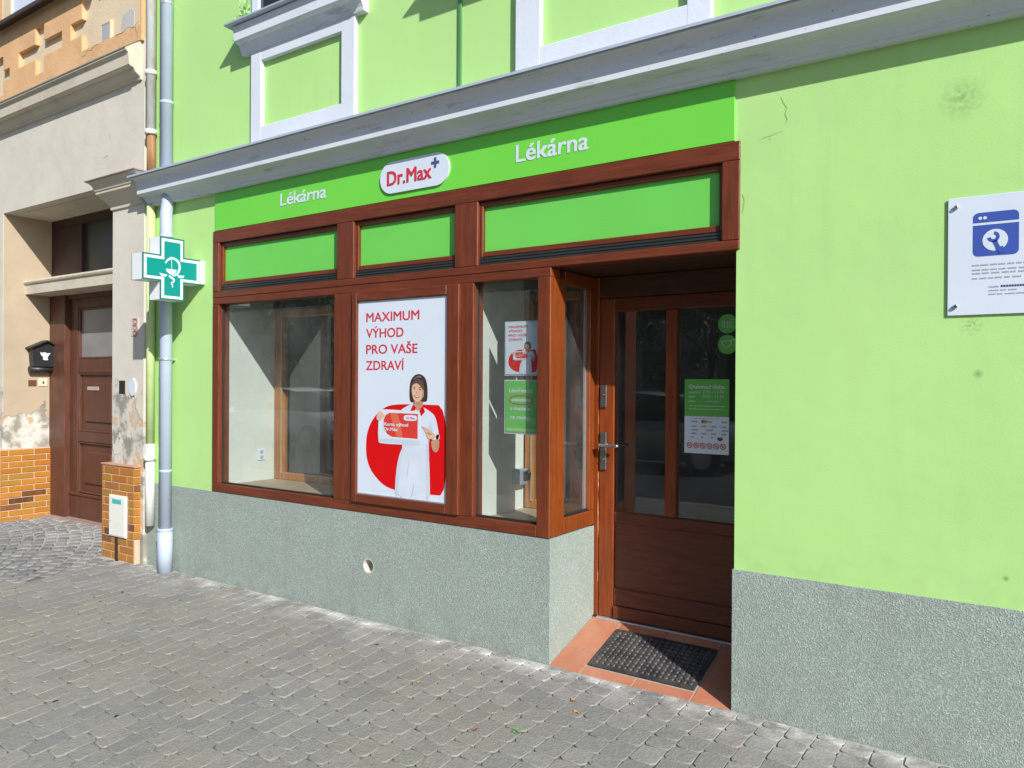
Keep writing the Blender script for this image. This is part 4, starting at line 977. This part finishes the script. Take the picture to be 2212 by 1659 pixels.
# doorway timber
bm = BM(); YQ = .463
box(bm, -8.84, -8.505, YQ-.05, YQ+.05, .06, 2.445, 0, .005); box(bm, -8.505, -6.70, YQ-.02, YQ+.05, 2.398, 2.445, 0, .003); box(bm, -8.9, -6.6, .58, .6, 0, 3.3, 1); box(bm, -8.84, -6.70, YQ-.03, YQ+.05, 3.17, 3.257, 1); box(bm, -8.84, -8.20, YQ-.03, YQ+.05, 2.60, 3.17, 1, .004)
for a, b in ((-7.60, -7.52), (-6.95, -6.70)): box(bm, a, b, YQ-.025, YQ+.05, 2.60, 3.17, 1, .004)
obj('door_frame', bm, [DX, DZ], NB)
bm = BM(); quad(bm, [(-8.2, YQ+.01, 2.6), (-6.7, YQ+.01, 2.6), (-6.7, YQ+.01, 3.17), (-8.2, YQ+.01, 3.17)]); obj('fanlight', bm, DGLASS2, NB)
bm = BM(); Yd = YQ+.005
box(bm, -8.505, -8.34, Yd, Yd+.05, .095, 2.40, 0, .004); box(bm, -7.58, -6.70, Yd, Yd+.05, .095, 2.40, 0, .004)
for a, b in ((.095, .36), (.90, 1.005), (1.62, 1.765), (2.30, 2.40)): box(bm, -8.34, -7.58, Yd, Yd+.05, a, b, 0, .004)
for a, b in ((.36, .90), (1.005, 1.62), (1.765, 2.30)):
    for (x0, x1, z0, z1) in ((-8.34, -8.315, a, b), (-7.605, -7.58, a, b), (-8.315, -7.605, a, a+.022), (-8.315, -7.605, b-.022, b)): box(bm, x0, x1, Yd+.006, Yd+.05, z0, z1, 0, .006)
for a, b in ((.36, .90), (1.005, 1.62)):
    box(bm, -8.315, -7.605, Yd+.03, Yd+.05, a+.02, b-.02); box(bm, -8.23, -7.69, Yd+.012, Yd+.04, a+.10, b-.10, 0, .012)
box(bm, -8.505, -6.70, Yd-.014, Yd+.02, .33, .36, 0, .006)
ND = obj('door', bm, DX, NB)
bm = BM(); quad(bm, [(-8.315, Yd+.03, 1.785), (-7.605, Yd+.03, 1.785), (-7.605, Yd+.03, 2.28), (-8.315, Yd+.03, 2.28)]); obj('door_pane', bm, M('door_blind', (.22, .22, .22), .3, .12, 5), ND)
bm = BM(); box(bm, -8.15, -7.93, Yd+.002, Yd+.012, 1.438, 1.478, 0, .003); obj('letter_slot', bm, M('letter_metal', (.42, .34, .30), .4, .1), ND)
bm = BM(); box(bm, -8.84, -6.70, YQ-.09, YQ+.06, .02, .092, 0, .01); obj('door_sill', bm, M('sill_stone', (.30, .20, .17), .8, .15, 12, .003), NB)
# klinker cladding
def bricks(name, face, rows):
    """face(u,z,d)->xyz ; rows: list of (u0,u1,z0,z1)"""
    bm = BM()
    for (u0, u1, z0, z1) in rows:
        b = bmesh.new(); box(b, u0, u1, 0, .014, z0, z1, 0, .003)
        for v in b.verts: v.co = Vector(face(v.co.x, v.co.z, v.co.y))
        join(bm, b)
    return obj(name, bm, KL, NB)
def courses(u0, u1, z0, n, rh, L, ph=0, gap=.010, skip=None):
    out = []
    for k in range(n):
        x = u0-((k % 2)*.5+ph)*L
        while x < u1:
            a, b = max(u0, x+gap/2), min(u1, x+L-gap/2)
            if b-a > .02:
                for (a_, b_) in ([(a, b)] if not skip else cut(a, b, z0+k*rh, skip)): 
                    if b_-a_ > .012: out.append((a_, b_, z0+k*rh+gap/2, z0+(k+1)*rh-gap/2))
            x += L
    return out
def cut(a, b, z_, skip):
    x0, x1, z0, z1 = skip
    if not (z0 < z_+.03 < z1) or b < x0 or a > x1: return [(a, b)]
    return [(a, min(b, x0)), (max(a, x1), b)]
rows = courses(YN-.03, .455, .058, 12, .0632, .247, .2)
bricks('brick_cladding', lambda u_, z_, d: (-8.806-d, u_, z_), [r_ for r_ in rows])
bm = BM(); box(bm, -8.84, -8.815, YN-.018, .458, -.05, .822); obj('cladding_mortar', bm, MORT, NB)
rows = courses(-6.765, -6.255, .005, 12, .0665, .247, .35, .010, (-6.62, -6.36, .205, .565))
bricks('brick_cladding', lambda u_, z_, d: (u_, -.094+d, z_), rows)
rows = [(YN-.05, -.0, z0, z1) for (_, _, z0, z1) in courses(0, .2, .005, 12, .0665, .3)][3:]
bricks('brick_cladding', lambda u_, z_, d: (-6.242-d, u_, z_), [(-.09, -.025, .205+k*.0665+.005, .205+(k+1)*.0665-.005) for k in range(9)])
bm = BM(); box(bm, -6.768, -6.253, -.088, .02, -.05, .812, 0); box(bm, -6.772, -6.236, -.10, .03, .812, .826, 1, .003)
box(bm, -6.545, -6.50, -.0965, -.085, -.02, .21, 2)
obj('cladding_mortar', bm, [MORT, M('cladding_ledge', (.50, .27, .16), .7, .1, 12), DZ], NB)
bricks('brick_cladding', lambda u_, z_, d: (u_, -.094+d, z_), courses(-12.5, -8.826, .058, 12, .0632, .247, .6))
bm = BM(); box(bm, -16, -8.83, -.086, YN, -.1, .818); obj('cladding_mortar', bm, MORT, NB)
# window at top left
bm = BM(); extrude_profile(bm, [(YN, 5.17), (-.175, 5.135), (-.175, 5.10), (-.16, 5.10), (-.15, 5.125), (YN, 5.14)], -8.86, -6.9); SL = obj('window_sill', bm, DARKFL, NB)
bm = BM(); box(bm, -8.80, -8.62, YN-.025, YN+.012, 5.165, 9, 0, .004); box(bm, -7.13, -6.95, YN-.025, YN+.012, 5.165, 9, 0, .004); obj('window_surround', bm, BEIGE, NB)
bm = BM(); box(bm, -8.62, -8.11, YN-.005, YN+.012, 5.165, 9, 0, .003); box(bm, -8.11, -8.03, YN+.0, YN+.0125, 5.165, 9, 1, .003); box(bm, -7.2, -7.13, YN+.0, YN+.0125, 5.165, 9, 1, .003)
WN2 = obj('upper_window', bm, [BW, DZ], NB)
bm = BM(); quad(bm, [(-8.03, YN+.008, 5.17), (-7.2, YN+.008, 5.17), (-7.2, YN+.008, 9), (-8.03, YN+.008, 9)]); obj('pane', bm, M('sky_glass', (.30, .36, .44), .1, .05), WN2)
bm = BM()
for k in range(9): box(bm, -6.892+k*.0162, -6.884+k*.0162, YN-.006, YN+.012, 4.55, 4.70)
for a in ((-6.905, -6.895, 4.54, 4.71), (-6.755, -6.735, 4.54, 4.715)): box(bm, a[0], a[1], YN-.008, YN+.012, a[2], a[3], 1)
box(bm, -6.895, -6.755, YN-.008, YN+.012, 4.70, 4.71, 1); box(bm, -6.895, -6.755, YN-.008, YN+.012, 4.54, 4.55, 1); box(bm, -6.895, -6.755, YN+.006, YN+.0118, 4.55, 4.70, 2)
obj('vent_grille', bm, [M('grille_grey', (.30, .31, .32), .5, .05), BEIGE, BLACK], NB)
# cracked plaster lines on the house
CRB = M('crack_brown', (.25, .16, .09), .9, .1)
for yy, w, lst in ((YN-.0315, .005, ([(-7.18, 4.475), (-7.12, 4.49), (-7.10, 4.515), (-7.02, 4.505), (-6.97, 4.53), (-6.9, 4.53)], [(-6.62, 4.535), (-6.5, 4.53), (-6.4, 4.55), (-6.33, 4.53), (-6.25, 4.56)], [(-6.3, 4.55), (-6.29, 4.5), (-6.27, 4.47), (-6.265, 4.43)])),
                   (YN-.0012, .004, ([(-6.86, 3.52), (-6.78, 3.53)], [(-6.76, 3.72), (-6.755, 3.66)]))):
    for pts in lst: bm = BM(); ribbon(bm, pts, w, yy); obj('plaster_crack', bm, CRB, NB)
bm = BM(); box(bm, -6.585, -6.49, YN-.002, YN+.01, 1.43, 1.545, 0); obj('open_box_hole', bm, BLACK, NB)
bm = BM(); poly(bm, ellipse(-6.36, 1.49, .052, .075, 24), YN-.012, .012); obj('round_cover', bm, BW, NB)

# meter box on the brick pilaster
MB = thing('meter_box', 'white meter cabinet door with a teal label on the brick pilaster', 'meter box', (-6.49, -.1, .21))
bm = BM(); box(bm, -6.619, -6.353, -.108, -.09, .208, .562, 0, .003); box(bm, -6.608, -6.364, -.112, -.107, .219, .551, 0, .002); obj('door', bm, M('cabinet_white', (.76, .74, .68), .5, .05, 4, dirt=.15), MB)
bm = BM(); box(bm, -6.56, -6.415, -.1138, -.1115, .492, .53, 0); obj('label_plate', bm, M('label_teal', (.06, .45, .40), .5, .3, 60), MB)
bm = BM(); tube(bm, [(-6.59, -.112, .34), (-6.59, -.1145, .34)], .008, 12); tube(bm, [(-6.59, -.112, .37), (-6.59, -.1145, .37)], .004, 8); obj('lock', bm, GREYT, MB)
# red house sign
HS = thing('house_number_plate', 'small red and white enamel plate on the cream pilaster', 'sign', (-6.333, YN, 1.92))
bm = BM(); box(bm, -6.39, -6.278, YN-.006, YN, 1.925, 2.08, 0, .002); obj('plate', bm, M('plate_pale', (.56, .50, .43), .5, .2, 40), HS)
bm = BM()
for k in range(3):
    zc_ = 2.055-k*.052; el = ellipse(-6.33, zc_-.01, .026, .018, 14); ribbon(bm, el+[el[0]], .012, YN-.0068)
    ribbon(bm, [(-6.37, zc_+.012), (-6.30, zc_+.014)], .008, YN-.0068)
obj('red_marks', bm, M('faded_red', (.40, .16, .14), .6, .3, 60), HS)
# mailbox on the left jamb (faces +X)
XJ = -8.84
MBX = thing('mailbox', 'black house shaped mailbox with a white emblem on the cream doorway wall', 'mailbox', (XJ+.05, .33, 1.63))
def jx(bm, pts, x0, x1, mi=0): xpoly(bm, pts, x1, x0, mi)
bm = BM(); jx(bm, [(.215, 1.685), (.445, 1.685), (.462, 1.88), (.20, 1.88)], XJ, XJ+.10); obj('box', bm, M('mailbox_black', (.02, .021, .023), .4, .2, 8), MBX)
bm = BM(); jx(bm, [(.170, 1.872), (.338, 1.952), (.490, 1.88), (.490, 1.894), (.338, 1.968), (.170, 1.886)], XJ, XJ+.13); jx(bm, [(.20, 1.88), (.462, 1.88), (.338, 1.951)], XJ, XJ+.095); obj('roof', bm, BLACK, MBX)
bm = BM(); tube(bm, [(XJ+.055, .19, 1.655), (XJ+.055, .47, 1.655)], .035, 16); obj('newspaper_tube', bm, BLACK, MBX)
bm = BM(); em = smooth_poly([(.275, 1.845), (.29, 1.83), (.325, 1.84), (.345, 1.825), (.385, 1.835), (.36, 1.805), (.345, 1.775), (.365, 1.755), (.30, 1.755), (.31, 1.785), (.285, 1.805)], 1)
jx(bm, em, XJ+.10, XJ+.102); obj('emblem', bm, BW, MBX)
DB = thing('doorbell', 'pale yellow doorbell plate on the cream doorway wall below the mailbox', 'doorbell', (XJ, .35, 1.52))
bm = BM(); box(bm, XJ, XJ+.014, .302, .392, 1.476, 1.558, 0, .004); obj('plate', bm, M('bell_cream', (.72, .62, .40), .5, .05), DB)
bm = BM(); box(bm, XJ+.013, XJ+.018, .34, .356, 1.50, 1.53, 0, .002); obj('button', bm, BLACK, DB)
bm = BM(); box(bm, XJ, XJ+.010, .202, .283, 1.476, 1.541, 0, .002); obj('name_plate', bm, M('plate_brown', (.14, .05, .035), .5, .1), None, 'small dark brown name plate beside the doorbell below the mailbox', 'plate')

# ------------------------------------------------------------------ small plants and litter
def leaf_mesh(bm, base, n, spread, h, lw, rnd):
    for _ in range(n):
        d = Vector((rnd.uniform(-1, 1), rnd.uniform(-1, 1), rnd.uniform(.2, 1.2))).normalized()
        p = Vector(base)+Vector((d.x*spread*rnd.random(), d.y*spread*rnd.random(), d.z*h*rnd.random()))
        a = d.orthogonal().normalized()*lw*rnd.uniform(.6, 1.2); t_ = d*lw*2.4
        quad(bm, [p, p+t_*.5+a*.5, p+t_, p+t_*.5-a*.5])
rnd = random.Random(4)
bm = BM(); leaf_mesh(bm, (-5.90, -.05, 0), 60, .05, .07, .010, rnd)
obj('weed_plant', bm, LEAFS, None, 'small green weed growing at the foot of the grey blue downpipe', 'weed')
bm = BM(); leaf_mesh(bm, (-1.895, -.79, .0), 22, .022, .012, .006, rnd)
obj('weed_plant', bm, LEAFS, None, 'tiny green weed between the grey pavers in front of the doorstep', 'weed')
PT = thing('sill_plant', 'light green weed growing on the left end of the upper window sill', 'weed', (-4.89, -.04, 4.19))
bm = BM(); leaf_mesh(bm, (-4.88, -.035, 4.205), 70, .06, .17, .016, rnd); obj('foliage', bm, M('pale_leaf', (.30, .52, .17), .7, .2, 30), PT)
bm = BM()
for k in range(6): tube(bm, [(-4.88, -.035, 4.185), (-4.88+rnd.uniform(-.06, .05), -.03+rnd.uniform(-.02, .02), 4.30+rnd.uniform(0, .1))], [.003, .0015], 5)
obj('stem', bm, LEAFS, PT)
spots = [(-2.93, -.83, 1, 'dark red dry leaf lying on the pavers in the foreground'), (-2.62, -.62, 0, 'ochre dry leaf lying on the pavers below the plinth'), (-1.86, -.35, 0, 'orange dry leaf on the pavers in front of the doorstep'), (-1.78, -.46, 0, None), (-4.9, -.78, 0, None), (-3.6, -.60, 0, None), (-3.28, -.62, 2, None), (-3.38, -.66, 2, None), (-2.06, -.88, 1, None), (-5.0, -1.42, 0, None), (-3.2, -.33, 1, None),
         (-6.25, -1.0, 0, None), (-5.2, -.9, 2, None), (-4.3, -.33, 2, None), (-2.55, -.10, 2, None), (-2.78, -.12, 2, None), (-2.35, -.12, 2, None), (-2.1, -.24, 2, None), (-1.6, -.22, 2, None), (-3.05, -1.2, 2, None), (-4.1, -1.55, 2, None), (-3.5, -1.72, 3, None), (-3.9, -1.8, 3, None), (-2.28, -.36, 3, None), (-5.5, -.6, 3, None), (-7.0, -.85, 1, None), (-6.8, -.75, 1, None), (-7.3, -.95, 1, None)]
lm = []
for mi in range(4):
    bm = BM(); sz = .015 if mi < 2 else .008
    for k in range(2 if mi < 2 else 1):
        a = k*1.9; ca, sa = math.cos(a), math.sin(a)
        pr = [(-1.4, 0, 0), (-.5, .55, .25), (.6, .45, .1), (1.5, 0, .35), (.6, -.5, .2), (-.5, -.5, .05)]
        ps = [((x*ca-y*sa)*sz, (x*sa+y*ca)*sz, z_*sz+.002) for x, y, z_ in pr]
        cen = bm.verts.new((0, 0, .0015)); vs = [bm.verts.new(p) for p in ps]
        for i in range(6): bm.faces.new((cen, vs[i], vs[(i+1) % 6]))
    me = bpy.data.meshes.new('leaf_litter'); bm.to_mesh(me); bm.free(); me.materials.append(DRYL[mi]); lm.append(me)
nm = ['fallen_leaf', 'fallen_leaf', 'litter_scrap', 'litter_scrap']
dl = ['ochre dry leaf lying on the grey paving', 'dark red dry leaf lying on the grey paving', 'pale scrap of litter lying on the grey paving', 'black spot of chewing gum on the grey paving']
gl_ = ['ochre leaves on the paving', 'red leaves on the paving', 'pale scraps on the paving', 'black gum spots on the paving']
for x, y, mi, lb in spots:
    o = bpy.data.objects.new(nm[mi], lm[mi]); COL.objects.link(o); o.location = (x, y, .004+ramp_z(x, y)); o.rotation_euler = (0, 0, rnd.uniform(0, 6)); k = rnd.uniform(.5, .95); o.scale = (k, k, k if mi != 3 else .2)
    if mi == 3: o.scale = (1.6, 1.6, .2)
    o['label'] = dl[mi]; o['category'] = 'leaf' if mi < 2 else 'litter'; o['group'] = gl_[mi]

# ------------------------------------------------------------------ across the road (seen in the glass)
def tree_meshes(seed, h, cr):
    rn = random.Random(seed)
    bt = BM(); tube(bt, [(0, 0, 0), (.05, .03, h*.25), (0, .08, h*.5), (.05, 0, h*.8)], [.22, .17, .12, .03], 10)
    bc = BM(); cl = []
    for k in range(9):
        a = rn.uniform(0, 6.28); zt = h*rn.uniform(.4, .75); q = (cr*.6*math.cos(a), cr*.6*math.sin(a), zt+rn.uniform(.2, .8))
        tube(bt, [(0, .05, h*rn.uniform(.25, .5)), (q[0]*.5, q[1]*.5, zt-.2), q], [.07, .05, .02], 6)
    for k in range(26):
        a = rn.uniform(0, 6.28); rr = cr*math.sqrt(rn.random())*.85; zt = h*rn.uniform(.22, .95)
        cl.append((Vector((rr*math.cos(a), rr*math.sin(a), zt)), rn.uniform(.5, 1.0)))
    for c_, s_ in cl:
        for _ in range(150):
            d = Vector((rn.gauss(0, 1), rn.gauss(0, 1), rn.gauss(0, .8))); p = c_+d*s_*.55
            n = Vector((rn.uniform(-1, 1), rn.uniform(-1, 1), rn.uniform(-.2, 1))).normalized(); a = n.orthogonal().normalized(); b_ = n.cross(a); w = rn.uniform(.07, .14)
            quad(bc, [p-a*w, p+b_*w*.6, p+a*w, p-b_*w*.6])
    return bt, bc
bt, bc = tree_meshes(3, 8.5, 3.1)
T0 = thing('street_tree', 'leafy green tree across the road, mirrored darkly in the shop glass', 'tree', (0, 0, 0), 'trees across the road')
tk = obj('trunk', bt, BARK, T0); cw = obj('crown', bc, LEAFG, T0, norm=False)
rn = random.Random(9)
for i, (x, y) in enumerate([(-2, -17), (-7.5, -18), (-12.5, -16.5), (-18, -18), (-23.5, -17), (-29, -18), (-35, -17), (-10, -23), (-20, -24), (-30, -24), (4, -23), (-1, -25)]):
    if i == 0: rt = T0
    else:
        rt = T0.copy(); COL.objects.link(rt)
        for ch in (tk, cw): c_ = ch.copy(); COL.objects.link(c_); c_.parent = rt
    rt.location = (x, y, 0); rt.rotation_euler = (0, 0, rn.uniform(0, 6)); s_ = rn.uniform(.85, 1.2); rt.scale = (s_, s_, s_)
bm = BM(); box(bm, -70, 20, -34, -30, 0, 9); 
for k in range(14):
    for zz in (1.2, 4.6): box(bm, -64+k*6, -62.6+k*6, -30.03, -29.97, zz, zz+1.9, 1)
obj('opposite_building', bm, [M('far_plaster', (.40, .34, .26), .9, .08, 1), DGLASS], None, 'plain ochre building behind the trees across the road, mirrored in the glass', 'building')
def car(label, loc, mat):
    C_ = thing('parked_car', label, 'car', (0, 0, 0), 'cars parked across the road')
    L = [(-2.1, .35, .62, .70), (-2.0, .28, .80, .80), (-1.2, .22, .92, .86), (0, .2, .95, .88), (1.2, .22, .92, .87), (1.9, .28, .85, .82), (2.1, .35, .62, .72)]
    def loft(st, mi, bm):
        rg = []
        for x, z0, z1, hw in st:
            rg.append([bm.verts.new((x, yy*hw, z0+(z1-z0)*q)) for yy, q in ((-.92, 0), (-1, .35), (-1, .7), (-.9, 1), (.9, 1), (1, .7), (1, .35), (.92, 0))])
        for a, b in zip(rg, rg[1:]):
            for k in range(8): fc = bm.faces.new((a[k], a[(k+1) % 8], b[(k+1) % 8], b[k])); fc.material_index = mi; fc.smooth = True
        bm.faces.new(rg[0]); bm.faces.new(rg[-1][::-1])
    bm = BM(); loft(L, 0, bm); bd = obj('body', bm, mat, C_)
    bm = BM(); loft([(-1.75, .88, .93, .74), (-1.35, .9, 1.38, .66), (-.3, .9, 1.47, .66), (.5, .9, 1.40, .66), (1.25, .88, .95, .74)], 0, bm); gh = obj('window', bm, DGLASS, C_)
    bm = BM(); loft([(-1.32, 1.385, 1.41, .62), (-.3, 1.475, 1.50, .62), (.48, 1.405, 1.43, .62)], 0, bm); rf = obj('roof', bm, mat, C_)
    out = [bd, gh, rf]
    for sx in (-1.3, 1.3):
        for sy in (-.84, .84):
            bm = BM(); tube(bm, [(sx, sy-.1, .31), (sx, sy-.09, .31), (sx, sy+.09, .31), (sx, sy+.1, .31)], [.27, .31, .31, .27], 24); w_ = obj('wheel', bm, TYRE, C_)
            bm = BM(); tube(bm, [(sx, sy-.105, .31), (sx, sy+.105, .31)], .19, 20); obj('rim', bm, SILV, w_)
    for sy in (-.6, .6):
        bm = BM(); box(bm, 1.95, 2.06, sy-.14, sy+.14, .62, .76, 0, .02); obj('headlight', bm, BW, C_)
        bm = BM(); box(bm, -2.06, -1.97, sy-.14, sy+.14, .66, .80, 0, .02); obj('tail_light', bm, REDP, C_)
    C_.location = loc
    return C_
c1 = car('silver car parked across the road, mirrored in the door glass', (-6.3, -9.6, -.13), CARP[1])
c2 = car('white car parked across the road, mirrored in the left display window', (-15.5, -9.4, -.13), CARP[0])
c3 = car('white car parked farther along the road, mirrored in the left display window', (-21.0, -9.6, -.13), CARP[0])
